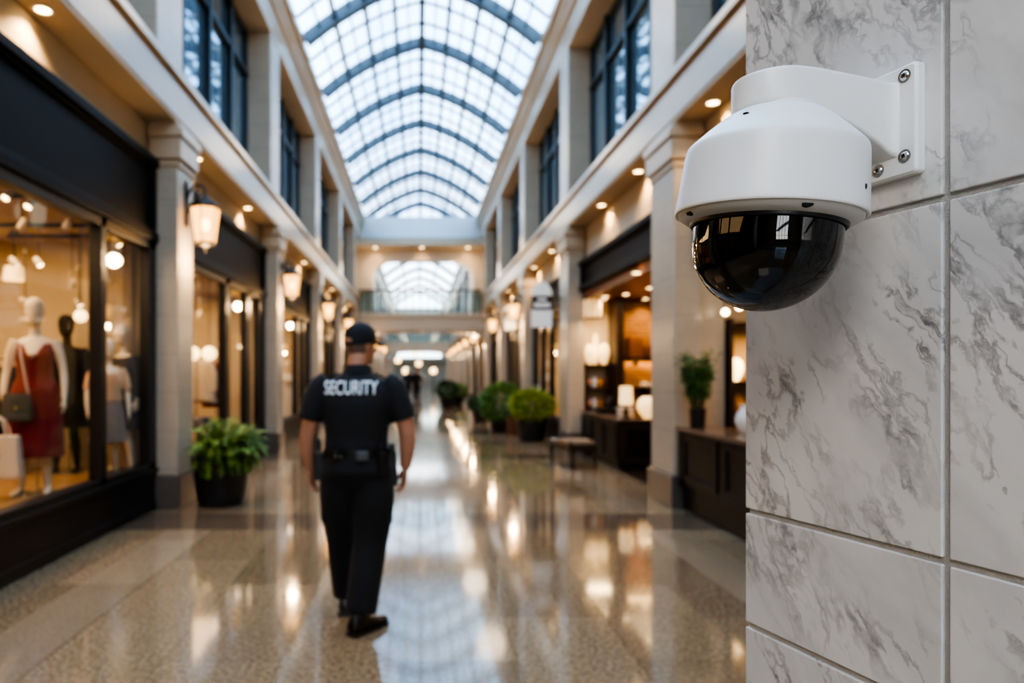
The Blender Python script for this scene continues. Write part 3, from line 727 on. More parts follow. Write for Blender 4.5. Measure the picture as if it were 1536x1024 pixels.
# shirt
mb = MB()
tor = [(1.005, 0, 0, .188, .135), (1.05, 0, 0, .190, .136), (1.12, 0, -.002, .188, .130), (1.22, 0, -.006, .197, .134), (1.32, 0, -.008, .212, .138), (1.40, 0, -.006, .212, .126), (1.452, 0, -.002, .182, .100), (1.485, 0, .002, .118, .080), (1.512, 0, .006, .078, .070), (1.53, 0, .008, .070, .068)]
mb.loft([ring(*r) for r in tor])
for s in (-1, 1):
    q = (.283 if s < 0 else .290)
    limb(mb, [(s * .165, -.004, 1.447), (s * .218, -.008, 1.405), (s * .252, -.012, 1.32), (s * q * .98, -.012, 1.225)], [.072, .078, .079, .077], 16)
shirt = fuse(mb.build('uniform_shirt', M['uniform'], gd), .0095, 6)
# collar, epaulettes
mb = MB()
for i in range(2):
    pass
rings = []
for t, z, dr in ((0, 1.508, .012), (1, 1.548, .006), (2, 1.553, .010), (3, 1.518, .022), (4, 1.502, .026)):
    rings.append([(x, y, z) for x, y, _ in ring(0, .002, .008, .064 + dr, .060 + dr, 24, 2)])
mb.loft(rings, caps=False).build('collar', M['uniform'], gd, smooth=50)
for s in (-1, 1):
    MB().box(-.055, .055, -.024, .024, -.004, .008, T=Matrix.Translation((s * .155, .0, 1.478)) @ Matrix.Rotation(s * .42, 4, 'Y')).build('epaulette', M['uniform'], gd, bevel=.004)
# trousers
mb = MB()
mb.loft([ring(*r) for r in [(.82, 0, .01, .11, .09), (.86, 0, .005, .185, .135), (.92, 0, -.010, .206, .162), (.98, 0, -.006, .200, .150), (1.04, 0, 0, .192, .138)]])
limb(mb, [(-.098, .0, .93), (-.106, .045, .74), (-.102, .115, .50), (-.092, .165, .30), (-.080, .21, .11)], [.122, .124, .100, .094, .088], 16)
limb(mb, [(.098, -.0, .93), (.104, -.02, .74), (.082, -.035, .50), (.058, -.10, .30), (.034, -.145, .115)], [.122, .126, .106, .100, .094], 16)
tr = fuse(mb.build('trousers', M['uniform_trousers'], gd), .010, 6)
for s, y, a in ((-1, .06, .1), (1, -.03, -.1)):
    MB().box(-.022, .022, -.075, .075, -.09, .09, T=Matrix.Translation((s * .196, y, .70)) @ Matrix.Rotation(a, 4, 'X') @ Matrix.Rotation(s * .04, 4, 'Y')).build('cargo_pocket', M['uniform_trousers'], gd, bevel=.012)
# boots
for nm, (h, t) in (('l', J['foot_l']), ('r', J['foot_r'])):
    h, t = Vector(h), Vector(t); d = (t - h).normalized(); h = h - d * .035; t = t + d * .045
    mb = MB(); foot(mb, h + Vector((0, 0, .012)), t + Vector((0, 0, .012)), .105, .053)
    an = Vector(J['leg_' + nm][-1]); limb(mb, [an + Vector((0, 0, -.02)), an + Vector((0, 0, .06)), an + Vector((0, .005, .14))], [.052, .055, .055], 14)
    b = fuse(mb.build('boot', M['boot'], gd), .008, 3)
    mb = MB(); sd = Vector((d.y, -d.x, 0)); L = (t - h).length; pl_ = []
    for tt, ww in ((0, .7), (.05, .85), (.3, .85), (.7, 1.08), (.92, .85), (1.02, .4)): pl_.append((tt, ww))
    poly = [tuple((h + d * L * tt + sd * .052 * ww)[:2]) for tt, ww in pl_] + [tuple((h + d * L * tt - sd * .052 * ww)[:2]) for tt, ww in reversed(pl_)]
    mb.prism(poly, 'z', 0, .022).build('sole', M['gasket'], b, bevel=.004)
# belt with its gear
rings = [[(x, y, z) for x, y, _ in ring(0, 0, 0, .190 + dr, .138 + dr, 40)] for z, dr in ((1.005, .003), (1.005, .010), (1.055, .010), (1.055, .003))]
belt = MB().loft(rings, caps=False).build('duty_belt', M['boot'], gd, smooth=40)
M['gear'] = mat('black_gear_nylon', (.012, .012, .012), .45, bump=.2, bscale=90)
M['gear_grey'] = mat('grey_gear_badge', (.075, .08, .085), .4, metal=.3)
MB().box(-.030, .030, -.022, .022, -.12, .05, T=Matrix.Translation((-.218, -.035, .985))).build('radio_holster', M['gear'], belt, bevel=.008)
mb = MB().box(-.018, .018, -.016, .016, -.02, .055, T=Matrix.Translation((-.226, -.035, 1.06))); mb.tube([(-.236, -.035, 1.1), (-.238, -.035, 1.15)], .006, 8); mb.build('two_way_radio', M['gear'], belt, bevel=.005)
mb = MB().box(-.026, .026, -.02, .02, -.17, .04, T=Matrix.Translation((.214, -.02, 1.0)) @ Matrix.Rotation(-.06, 4, 'Y')); mb.box(-.018, .018, -.035, .02, .03, .085, T=Matrix.Translation((.212, -.02, 1.0))); mb.build('pistol_holster', M['gear'], belt, bevel=.008)
MB().box(-.026, .026, -.018, .018, -.095, .035, T=Matrix.Translation((.158, -.115, 1.005)) @ Matrix.Rotation(.75, 4, 'Z')).build('torch_pouch', M['gear'], belt, bevel=.008)
mb = MB(); mb.tube([(.150, -.118, 1.03), (.150, -.118, 1.085)], .013, 12); mb.build('torch', M['gear'], belt, smooth=40)
MB().box(-.040, .040, -.012, .012, -.030, .030, T=Matrix.Translation((.045, -.154, 1.022)) @ Matrix.Rotation(.12, 4, 'Z')).build('belt_pouch', M['gear_grey'], belt, bevel=.01)
MB().box(-.022, .022, -.012, .012, -.034, .03, T=Matrix.Translation((-.115, -.138, 1.025)) @ Matrix.Rotation(-.45, 4, 'Z')).build('cuff_case', M['gear'], belt, bevel=.008)
for x, y in ((-.105, -.152), (-.078, -.158)):
    mb = MB(); mb.ell((x, y, 1.02), (.008, .005, .008), 12, 8); mb.build('brass_snap', M['bs'], belt, smooth=60)
# watch
wv = Vector(J['arm_l'][-1]); wd = (Vector(J['arm_l'][-1]) - Vector(J['arm_l'][-2])).normalized()
mb = MB(); c = wv - wd * .035; mb.tube([c - wd * .014, c + wd * .014], [.037, .036], 20); wt = mb.build('watch_strap', M['gear'], gd, smooth=40)
MB().box(-.008, .008, -.018, .018, -.018, .018, T=Matrix.Translation(c + Vector((-.037, 0, 0)))).build('watch_case', M['gear'], wt, bevel=.004)
# cap
hcv = Vector((.018, .045, 1.668)); T = Matrix.Translation(hcv) @ Matrix.Rotation(math.radians(-42), 4, 'Z')
mb = MB(); rings = []
for z, k in ((.012, 1.0), (.030, 1.03), (.06, 1.03), (.09, .95), (.115, .78), (.132, .52), (.140, .25), (.142, .03)):
    r = []
    for j in range(28):
        a = 2 * PI * j / 28; s = math.sin(a)
        r.append(T @ Vector((.086 * k * math.cos(a), (.104 if s > 0 else .106) * k * s, z + (.012 * s if z < .05 else 0))))
    rings.append(r)
mb.loft(rings); cap = mb.build('cap', M['uniform'], gd, smooth=50)
mb = MB(); rows = []
for i in range(13):
    a = PI * (i / 12); x = .082 * math.cos(a); base_y = .070 + .032 * math.sin(a); row = []
    for t in (0, .33, .66, 1):
        row.append((x * (1 + .04 * t), base_y + .070 * t * math.sin(a) ** .6, .034 - .016 * t - .020 * (abs(math.cos(a)) ** 2) * (.4 + t * .6)))
    rows.append(row)
up = [[T @ Vector(p) for p in r] for r in rows]; dn = [[T @ (Vector(p) - Vector((0, 0, .005))) for p in r] for r in rows]
mb.loft([u + list(reversed(d_)) for u, d_ in zip(up, dn)]); mb.build('cap_brim', M['uniform'], cap, smooth=50)
mb = MB(); mb.ell((0, 0, .143), (.008, .008, .005), 12, 6, T=T); mb.build('cap_button', M['uniform'], cap, smooth=60)
mb = MB(); rings = []
for i in range(11):                       # opening over the adjusting strap at the back of the cap shows skin
    a = -PI / 2 - .42 + .84 * i / 10; h_ = .026 * math.sqrt(max(0, 1 - ((i - 5) / 5.2) ** 2))
    rings.append([T @ Vector((.0915 * math.cos(a), .1115 * math.sin(a), .020 - 0.0)), T @ Vector((.0905 * math.cos(a), .1105 * math.sin(a), .022 + h_))])
mb.loft(rings, caps=False, closed=False); mb.build('cap_opening', M['skin'], cap, smooth=60)
# cropped hair below the cap
mb = MB(); rings = []
for z, rx, ry in ((-.048, .069, .078), (-.03, .0735, .0865), (.0, .0765, .0945), (.03, .078, .099)):
    rings.append([T @ Vector((rx * math.cos(a), ry * math.sin(a), z)) for a in [PI + .25 + (PI - .5) * j / 16 for j in range(17)]])
mb.loft(rings, caps=False, closed=False); mb.build('hair', M['hair'], gd, smooth=60)

# lettering draped on the back of the shirt
def drape_text(txt, target_v, target_p, width, height, cx, cz, y_from, dirv, name, m, parent, off=.003, bold=.02):
    cu = bpy.data.curves.new('letters', 'FONT'); cu.body = txt; cu.size = 1; cu.offset = bold; cu.align_x = 'CENTER'; cu.align_y = 'CENTER'; cu.resolution_u = 6
    to = bpy.data.objects.new('letters', cu); COL.objects.link(to); dg = bpy.context.evaluated_depsgraph_get()
    me = bpy.data.meshes.new_from_object(to.evaluated_get(dg)); bpy.data.objects.remove(to)
    xs = [v.co.x for v in me.vertices]; ys = [v.co.y for v in me.vertices]
    x0, x1, y0, y1 = min(xs), max(xs), min(ys), max(ys)
    bm = bmesh.new(); bm.from_mesh(me)
    bmesh.ops.triangulate(bm, faces=bm.faces[:])
    for _ in range(2): bmesh.ops.subdivide_edges(bm, edges=bm.edges[:], cuts=1, use_grid_fill=True)
    bvh = BVHTree.FromPolygons(target_v, target_p)
    for v in bm.verts:
        x = cx + ((v.co.x - x0) / (x1 - x0) - .5) * width; z = cz + ((v.co.y - y0) / (y1 - y0) - .5) * height
        hit = bvh.ray_cast(Vector((x, y_from, z)), Vector(dirv))
        y = hit[0].y if hit[0] is not None else y_from
        v.co = (x, y - dirv[1] * off, z)
    bm.to_mesh(me); bm.free(); me.materials.clear(); me.materials.append(m)
    o = bpy.data.objects.new(name, me); COL.objects.link(o); o.parent = parent
    return o
bpy.context.view_layer.update(); dg = bpy.context.evaluated_depsgraph_get(); ev = shirt.evaluated_get(dg); tm = ev.to_mesh()
tv = [v.co.copy() for v in tm.vertices]; tp = [tuple(p.vertices) for p in tm.polygons]; ev.to_mesh_clear()
drape_text('SECURITY', tv, tp, .318, .082, -.024, 1.418, -1, (0, 1, 0), 'security_lettering', M['letter'], gd, .003, .012)
# ------------------------------------------------------------------ shops
BAYS_L = [(COLS1[i] + .52, COLS1[i + 1]) for i in range(len(COLS1) - 1)]
BAYS = [(COLS1[i] + CW, COLS1[i + 1]) for i in range(len(COLS1) - 1)]      # index 1 is the bay beside the viewer
BAYS2 = [(COLS2[i] + CW, COLS2[i + 1]) for i in range(len(COLS2) - 1)]
win_n = [40]
def shop_window(s, y0, y1, mull, glass_z=(.46, 2.92), sign=(2.95, 3.87), glass=True, doors=False):
    r = struct_root('window_%d' % win_n[0]); win_n[0] += 1
    f = lambda h: hx(s, h)
    mb = MB(); mb.box(f(3.0), f(3.14), y0, y1, 0, glass_z[0] - .05); mb.box(f(2.97), f(3.16), y0, y1, glass_z[0] - .05, glass_z[0]); mb.box(f(2.985), f(3.1), y0, y1, 0, .10)
    if glass: mb.build('sill_plinth', M['black_paint'], r, bevel=.008)
    mb = MB(); z0, z1 = sign
    mb.box(f(3.03), f(3.2), y0, y1, z0, z1)
    for a, b, d in ((z0, z0 + .10, .06), (z0 + .10, z0 + .14, .035), (z1 - .09, z1, .07), (z1 - .13, z1 - .09, .035)): mb.box(f(3.03 - d), f(3.1), y0, y1, a, b)
    for yy in (y0, y1 - .1): mb.box(f(2.99), f(3.1), yy, yy + .1, z0 + .14, z1 - .13)
    mb.build('sign_fascia', M['sign_black'], r, bevel=.01)
    if glass:
        mb = MB()
        for y, w in [(y0 + .06, .12), (y1 - .09, .18)] + mull: mb.box(f(3.0), f(3.12), y - w / 2, y + w / 2, glass_z[0], glass_z[1] + .05)
        mb.box(f(3.0), f(3.12), y0, y1, glass_z[1] - .06, glass_z[1] + .05); mb.box(f(3.0), f(3.12), y0, y1, glass_z[0], glass_z[0] + .06)
        mb.build('window_frame', M['frame_black'], r, bevel=.006)
        MB().box(f(3.055), f(3.065), y0, y1, glass_z[0], glass_z[1]).build('pane', M['shop_glass'], r)
    return r
def partition(s, y, m, name='wall_partition'):
    x0, x1 = hx(s, 3.12), s * 7.0
    struct(name, MB().box(x0, x1, y, y + .14, 0, 4.3), m)
for i, (y0, y1) in enumerate(BAYS):
    shop_window(-1, BAYS_L[i][0], y1, {1: [(4.5, .10), (6.34, .11)], 2: [(10.45, .22), (11.75, .28), (12.6, .1)]}.get(i, [((y0 + y1) / 2 + .4, .14), (y1 - 1.0, .14)]), sign=(2.95, 3.87) if i != 1 else (2.95, 3.87))
    partition(-1, y1 + .30, M['shop_wall_pale'])
    struct('ceiling_shop', MB().box(hx(-1, 3.2), -7, y0 - .3, y1 + .3, 3.02, 3.1), M['shop_ceiling'])
    struct('floor_shop', MB().box(hx(-1, 3.16), -7, y0 - .3, y1 + .3, .0, .41 if i == 1 else .05), M['timber_floor'])
    if i in (0, 1): pass
    elif i == 2: shop_window(1, y0, y1, [], sign=(3.06, 3.62), glass=False)
    else: shop_window(1, y0, y1, [((y0 + y1) / 2, .14), (y1 - 1.2, .14)], sign=(2.95, 3.62))
    if i in (0, 1): shop_window(1, y0, y1, [], sign=(3.06, 3.62), glass=False)
    partition(1, y1 + .30, M['shop_wall_pale'])
    struct('ceiling_shop', MB().box(hx(1, 3.2), 7, y0 - .3, y1 + .3, 2.92 if i == 2 else 3.02, 3.1), M['red_ceiling'] if i in (1, 2) else M['shop_ceiling'])
    struct('floor_shop', MB().box(hx(1, 3.0), 7, y0 - .1, y1 + .1, .0, .012), M['dark_wood'] if i in (1, 2) else M['timber_floor'])
for i, (y0, y1) in enumerate(BAYS2):
    for s in (-1, 1):
        shop_window(s, y0, y1, [((y0 + y1) / 2, .14), (y1 - 1.2, .14)], sign=(2.95, 3.62)); partition(s, y1 + .30, M['shop_wall_pale'])
        struct('ceiling_shop', MB().box(hx(s, 3.2), s * 7, y0 - .3, y1 + .3, 3.02, 3.1), M['shop_ceiling'])

# warm light inside the shops
for i, (y0, y1) in enumerate(BAYS):
    e = {0: 30, 1: 90, 2: 90}.get(i, 90)
    light('shop_light', 'AREA', (-4.4, (y0 + y1) / 2, 2.98), e, WARM, 1.8, sy=3.6)
    light('shop_light', 'AREA', (4.6, (y0 + y1) / 2, 2.88), {1: 34, 2: 30}.get(i, 80), WARM, 1.8, sy=3.6)
for i, (y0, y1) in enumerate(BAYS2):
    for s in (-1, 1): light('shop_light', 'AREA', (s * 4.4, (y0 + y1) / 2, 2.98), 110, WARM, 1.8, sy=3.6)

# ---- mannequins
M['dress_red'] = mat('deep_red_woven_cloth', (.19, .006, .011), .75, bump=.3, bscale=60, sheen=.15)
M['cloth_grey'] = mat('mauve_grey_cloth', (.27, .22, .21), .85, bump=.2, bscale=70)
M['cloth_blush'] = mat('blush_knit', (.66, .44, .30), .9, bump=.4, bscale=90)
M['cloth_navy'] = mat('navy_wool', (.014, .017, .028), .9, bump=.3, bscale=70)
M['cloth_black'] = mat('black_wool', (.010, .009, .009), .9, bump=.3, bscale=70)
M['cloth_cream'] = mat('cream_linen', (.70, .60, .46), .9, bump=.3, bscale=60)
M['cloth_wine'] = mat('wine_red_cloth', (.20, .02, .02), .85, bump=.3, bscale=60)
M['cloth_denim'] = mat('dark_denim', (.03, .045, .075), .9, bump=.3, bscale=90)
M['leather_grey'] = mat('slate_grey_leather', (.075, .08, .085), .4, bump=.3, bscale=120)
M['leather_cream'] = mat('cream_leather', (.66, .58, .49), .45, bump=.15, bscale=120)
M['brass'] = mat('brushed_brass', (.62, .44, .18), .3, metal=1)
JM = dict(neck=[(0, 0, 1.38), (0, .005, 1.46), (0, .015, 1.545)],
          arm_l=[(-.160, 0, 1.375), (-.196, .0, 1.26), (-.228, .0, 1.10), (-.240, .02, .98), (-.245, .05, .85)], arm_r=[(.160, 0, 1.375), (.200, .0, 1.26), (.228, .01, 1.10), (.236, .05, .98), (.235, .09, .86)],
          hand_l=(-.1, .15, -1), thumb_l=(.1, 1, 0), palm_l=(1, 0, 0), hand_r=(0, .15, -1), thumb_r=(-.1, 1, 0), palm_r=(-1, 0, 0),
          leg_l=[(-.085, 0, .90), (-.082, .01, .68), (-.078, .02, .46), (-.085, -.01, .28), (-.095, -.03, .07)], leg_r=[(.085, 0, .90), (.088, .02, .68), (.09, .05, .46), (.10, .03, .28), (.112, .02, .07)],
          foot_l=((-.092, -.08, 0), (-.115, .15, 0)), foot_r=((.108, -.03, 0), (.15, .19, 0)))
RM = dict(torso=[(.82, 0, 0, .12, .09), (.88, 0, 0, .165, .115), (.95, 0, 0, .168, .115), (1.06, 0, 0, .128, .092), (1.16, 0, .005, .140, .10), (1.25, 0, .02, .155, .118), (1.33, 0, .005, .155, .095), (1.385, 0, 0, .125, .07), (1.41, 0, 0, .06, .05)],
          neck=[.052, .047, .046], arm=[.046, .042, .034, .032, .023], leg=[.080, .072, .050, .052, .030], head=1.06, hand=.86, footw=.036, footh=.07)
def rad(tab, z):
    for a, b in zip(tab, tab[1:]):
        if z <= b[0]:
            t = max(0, (z - a[0]) / (b[0] - a[0])); return [a[k] + (b[k] - a[k]) * t for k in (1, 2, 3, 4)]
    return list(tab[-1][1:])
def garment_tube(tops, prof, n=48, fold=.0, nf=9, dz=.0, thick=.012):
    """tops(angle)->z of the neckline; prof = rings (z, cx, cy, rx, ry) listed downwards, sculpted with soft folds towards the hem"""
    mb = MB(); rings = []
    r0 = []
    for j in range(n):
        a = 2 * PI * j / n; z = tops(a); cx, cy, rx, ry = rad(sorted(prof), z); r0.append((cx + rx * math.cos(a), cy + ry * math.sin(a), z))
    rings.append(r0); zt = prof[0][0]; zb = prof[-1][0]
    for i, (z, cx, cy, rx, ry) in enumerate(prof):
        t = (zt - z) / max(1e-6, zt - zb); r = []
        for j in range(n):
            a = 2 * PI * j / n; k = 1 + fold * t * math.sin(nf * a + 1.3 * math.sin(2 * a)) + fold * .4 * t * math.sin(nf * 2.3 * a)
            zz = min(z, r0[j][2] - .004 * (i + 1)); r.append((cx + rx * k * math.cos(a), cy + ry * k * math.sin(a), zz + dz * t * math.sin(a)))
        rings.append(r)
    last = rings[-1]; rings.append([(p[0] * .96, p[1] * .96, p[2] + .02) for p in last])
    mb.loft(rings, caps=False); return mb
body_mesh = None
def mannequin(label, loc, rz, sc=1.0, m='mannequin', group=None):
    global body_mesh
    t = thing('mannequin', label, 'mannequin', loc, rz, group); t.scale = (sc,) * 3
    if body_mesh is None:
        o = fuse(body(JM, RM, 0, Vector((0, .03, 1.635)), features=False).build('body', M[m], t), .0085, 5); body_mesh = o
        hd = None
    else:
        o = body_mesh.copy(); COL.objects.link(o); o.parent = t
        if m != 'mannequin': o.data = o.data.copy(); o.data.materials.clear(); o.data.materials.append(M[m])
    mb = MB(); mb.lathe([(.0, .0), (.17, .0), (.17, .008), (.165, .012), (.0, .012)], (0, 0, -.012), 32); mb.tube([(0, -.07, -.01), (0, -.07, .30)], .008, 8)
    mb.build('stand', M['chrome'], t, smooth=40)
    return t
DECK = .41
m1 = mannequin('ivory mannequin in a sleeveless deep red V-neck dress behind the shop window', (-3.47, 6.18, DECK + .012), PI + .30)
dp = [(1.20, 0, .012, .160, .122), (1.15, 0, .008, .152, .116), (1.05, 0, .002, .142, .106), (.98, 0, 0, .178, .13), (.92, 0, 0, .20, .142), (.85, 0, 0, .212, .150), (.70, 0, .005, .222, .158), (.52, 0, .01, .228, .165), (.33, 0, .012, .232, .17)]
tops = lambda a: 1.372 - .03 * abs(math.sin(a)) - (.13 * max(0, 1 - abs(math.cos(a)) * 1.9) if math.sin(a) > 0 else .05 * max(0, 1 - abs(math.cos(a)) * 1.5)) - (.10 * max(0, abs(math.cos(a)) - .93) / .07)
dpz = [(1.385, 0, .0, .128, .080), (1.35, 0, .004, .150, .098), (1.30, 0, .012, .163, .115), (1.25, 0, .018, .166, .126)] + dp
garment_tube(tops, dpz, 64, .045, 8).build('dress', M['dress_red'], m1, smooth=60)

# handbag on the red mannequin's shoulder, tote in the hand
hb = thing('handbag', 'small slate grey leather shoulder bag with pale strap hanging against the red dress', 'handbag', (-3.50, 5.95, 1.08), .25)
MB().loft([[(x * w, y, z) for x, y in ((-.12, -.035), (.12, -.035), (.12, .035), (-.12, .035))] for z, w in ((.0, 1.0), (.04, 1.04), (.15, .95), (.24, .80))]).build('bag_body', M['leather_grey'], hb, bevel=.02, seg=3)
MB().loft([[(x * w, y, z) for x, y in ((-.122, -.041), (.122, -.041), (.122, -.034), (-.122, -.034))] for z, w in ((.10, .96), (.17, .93), (.245, .82))]).build('flap', M['leather_grey'], hb, bevel=.004)
MB().ell((0, -.043, .12), (.012, .006, .012), 12, 8).build('clasp', M['brass'], hb, smooth=60)
mb = MB(); mb.tube([(-.09, .0, .225), (-.075, .03, .40), (-.05, .085, .58), (-.045, .13, .69), (-.03, .19, .70)], .011, 8); mb.tube([(.09, .0, .225), (.05, .02, .42), (.01, .07, .58), (-.015, .13, .68), (-.03, .19, .70)], .011, 8)
mb.build('strap', mat('pale_mauve_strap', (.42, .33, .30), .6), hb, smooth=60)
tb = thing('tote_bag', 'structured cream leather tote with twin handles held by the red mannequin', 'tote bag', (-3.60, 5.83, .60), .2)
MB().loft([[(x * w, y * w, z) for x, y in ((-.19, -.06), (.19, -.06), (.19, .06), (-.19, .06))] for z, w in ((0, .98), (.02, 1.02), (.30, .93), (.37, .90))]).build('bag_body', M['leather_cream'], tb, bevel=.014, seg=3)
for y in (-.05, .05):
    mb = MB(); mb.tube([(-.085, y, .33), (-.08, y, .41), (-.05, y * .6, .50), (0, y * .3, .535), (.05, y * .6, .50), (.08, y, .41), (.085, y, .33)], .009, 8); mb.build('handle', M['leather_cream'], tb, smooth=60)
mb = MB(); mb.ell((0.02, -.064, .20), (.022, .006, .016), 12, 6); mb.box(.008, .032, -.066, -.06, .15, .19); mb.build('emblem_charm', M['leather_grey'], tb)

m2 = mannequin('smaller ivory mannequin wearing a blush knit top and mauve grey skirt', (-3.235, 7.10, DECK + .012), PI + .5, .82)
garment_tube(lambda a: 1.36 - .04 * abs(math.sin(a)), [(1.36, 0, 0, .150, .09), (1.30, 0, .01, .185, .125), (1.2, 0, .01, .182, .130), (1.08, 0, 0, .165, .122), (1.0, 0, 0, .180, .130), (.97, 0, 0, .176, .128)], 40, .03, 7).build('knit_top', M['cloth_blush'], m2, smooth=60)
garment_tube(lambda a: 1.02, [(1.01, 0, 0, .145, .105), (.92, 0, 0, .185, .132), (.7, 0, 0, .205, .155), (.45, 0, 0, .225, .175)], 48, .06, 10).build('skirt', M['cloth_grey'], m2, smooth=60)
for s in (-1, 1):
    mb = MB(); limb(mb, [(s * .155, 0, 1.355), (s * .20, .0, 1.26), (s * .229, .005, 1.12)], [.056, .054, .05], 12); mb.build('sleeve', M['cloth_blush'], m2, smooth=60)
m3 = mannequin('black mannequin in a dark wool coat standing behind the small mannequin in the mauve skirt', (-3.27, 7.58, DECK + .012), PI - .4, .92)
COAT = [(1.37, 0, 0, .150, .09), (1.30, 0, .005, .190, .128), (1.15, 0, .005, .188, .135), (1.02, 0, 0, .182, .135), (.8, 0, 0, .205, .155), (.5, 0, 0, .225, .17)]
def coat(t, m):
    garment_tube(lambda a: 1.39 - .03 * abs(math.sin(a)), COAT, 40, .03, 7).build('coat', M[m], t, smooth=60)
    for s in (-1, 1):
        mb = MB(); limb(mb, [(s * .150, 0, 1.36), (s * .20, .0, 1.26), (s * .23, .005, 1.10), (s * .240, .035, .96), (s * .243, .06, .89)], [.062, .062, .056, .052, .05], 12); mb.build('sleeve', M[m], t, smooth=60)
coat(m3, 'cloth_navy')
m4 = mannequin('black mannequin in a black coat among the dark clothes behind the red dress', (-3.86, 7.50, DECK + .012), PI + .1, .98, 'cloth_black')
coat(m4, 'cloth_black')
m5 = mannequin('ivory mannequin in a cream dress in the third clothing shop window', (-3.36, 17.4, .062), PI + .6, 1.0)
garment_tube(tops, dpz, 48, .04, 8).build('dress', M['cloth_cream'], m5, smooth=60)

# ---- hanging clothes
def hanging(name, label, cat, m, kind, loc, rz, group, L=.8):
    t = thing(name, label, cat, loc, rz, group)
    n = 28; rings = []
    W = {'coat': .22, 'shirt': .21, 'dress': .20, 'jeans': .17}[kind]
    prof = [(-.06, .035, .03), (-.075, .07, .035), (-.11, W * .8, .045), (-.16, W, .055), (-.3, W * .92, .06), (-L * .6, W * .95, .07), (-L, W * 1.08, .075)]
    ph = RN.random() * 6
    for i, (z, rx, ry) in enumerate(prof):
        rings.append([(rx * math.cos(a) * (1 + .02 * i * math.sin(5 * a + ph) * .4), ry * math.sin(a) * (1 + .06 * i * math.sin(7 * a + ph)), z) for a in [2 * PI * j / n for j in range(n)]])
    o = MB().loft(rings).build('cloth', M[m], t, smooth=60)
    if kind != 'jeans' and kind != 'dress':
        for s in (-1, 1):
            mb = MB(); limb(mb, [(s * W * .8, 0, -.13), (s * (W + .03), .01, -.30), (s * (W + .035), .02, -.12 - L * .62)], [.05, .055, .05], 10, 3); mb.build('sleeve', M[m], t, smooth=60)
    mb = MB(); mb.tube([(0, 0, -.06), (0, 0, -.026), (.017, 0, -.018), (.021, 0, 0), (.015, 0, .016), (0, 0, .021), (-.015, 0, .015), (-.02, 0, .002)], .0035, 6); mb.tube([(-.17, 0, -.12), (0, 0, -.06), (.17, 0, -.12)], .006, 6); mb.build('hanger', M['chrome'], t, smooth=40)
    return t
def rail(label, x0, x1, y, z, zf):
    t = thing('clothes_rail', label, 'clothes rail', ((x0 + x1) / 2, y, zf)); w = (x1 - x0) / 2; h = z - zf
    MB().tube([(-w, 0, h), (w, 0, h)], .013, 10).build('top_bar', M['chrome'], t, smooth=40)
    for s in (-1, 1):
        MB().tube([(s * w, 0, .02), (s * w, 0, h)], .013, 10).build('upright', M['chrome'], t, smooth=40)
        MB().tube([(s * w, -.2, .014), (s * w, .2, .014)], .013, 10).build('foot', M['chrome'], t, smooth=40)
    return t
rail('chrome clothes rail holding dark coats beside the red dress mannequin', -5.45, -4.25, 7.25, 1.66, DECK)
for k, (c, kd, L, nm) in enumerate([('cloth_navy', 'coat', .95, 'navy wool coat'), ('cloth_black', 'shirt', .75, 'black knitted top'), ('cloth_denim', 'jeans', .95, 'dark denim skirt'), ('cloth_black', 'coat', 1.0, 'long black coat'), ('cloth_cream', 'shirt', .7, 'cream blouse'), ('cloth_navy', 'shirt', .8, 'navy shirt')]):
    x = -4.36 - .185 * k
    hanging('hanging_garment', nm + ' hanging ' + ORD[k] + ' from the red dress on the chrome rail', 'garment', c, kd, (x, 7.25, 1.66), PI / 2, 'clothes on the rail beside the red dress', L)
# second clothing shop
rl = rail('chrome clothes rail of pale blouses in the second clothing shop', -4.2, -3.1, 11.75, 1.80, .05); rl.rotation_euler = (0, 0, PI / 2)
for k, (c, kd, L, nm) in enumerate([('cloth_cream', 'shirt', .75, 'cream linen blouse with wide hem'), ('cloth_cream', 'dress', .80, 'sleeveless cream linen dress'), ('cloth_wine', 'shirt', .75, 'wine red shirt'), ('cloth_cream', 'coat', .8, 'long sleeved cream linen jacket'), ('cloth_wine', 'dress', .9, 'wine red sleeveless dress')]):
    hanging('hanging_garment', nm + ' on the rail behind the potted shrub', 'garment', c, kd, (-3.65, 11.33 + .21 * k, 1.80), .0, 'clothes on the second shop rail', L)
dt = thing('display_table', 'low dark wooden table of folded clothes in the second clothing shop', 'table', (-3.62, 10.55, .05))
MB().box(-.40, .40, -.4, .4, .62, .67).build('table_top', M['dark_wood'], dt, bevel=.008)
for sx in (-1, 1):
    for sy in (-1, 1): MB().box(sx * .34 - .03, sx * .34 + .03, sy * .34 - .03, sy * .34 + .03, 0, .62).build('leg', M['dark_wood'], dt)
for k, (c, nm) in enumerate([('cloth_navy', 'navy'), ('cloth_grey', 'mauve grey'), ('cloth_wine', 'wine red'), ('cloth_denim', 'denim blue')]):
    o = MB(); x, y = (-.2 + .4 * (k % 2)), (-.18 + .36 * (k // 2))
    for q in range(3): o.box(-.13 + .004 * q, .13 - .003 * q, -.11, .11 - .004 * q, q * .032, q * .032 + .03)
    tag(o.build('folded_clothes', M[c], bevel=.01, loc=(-3.62 + x, 10.55 + y, .7205)), nm + ' folded clothes on the low dark display table', 'folded clothes', 'folded clothes on the display table')

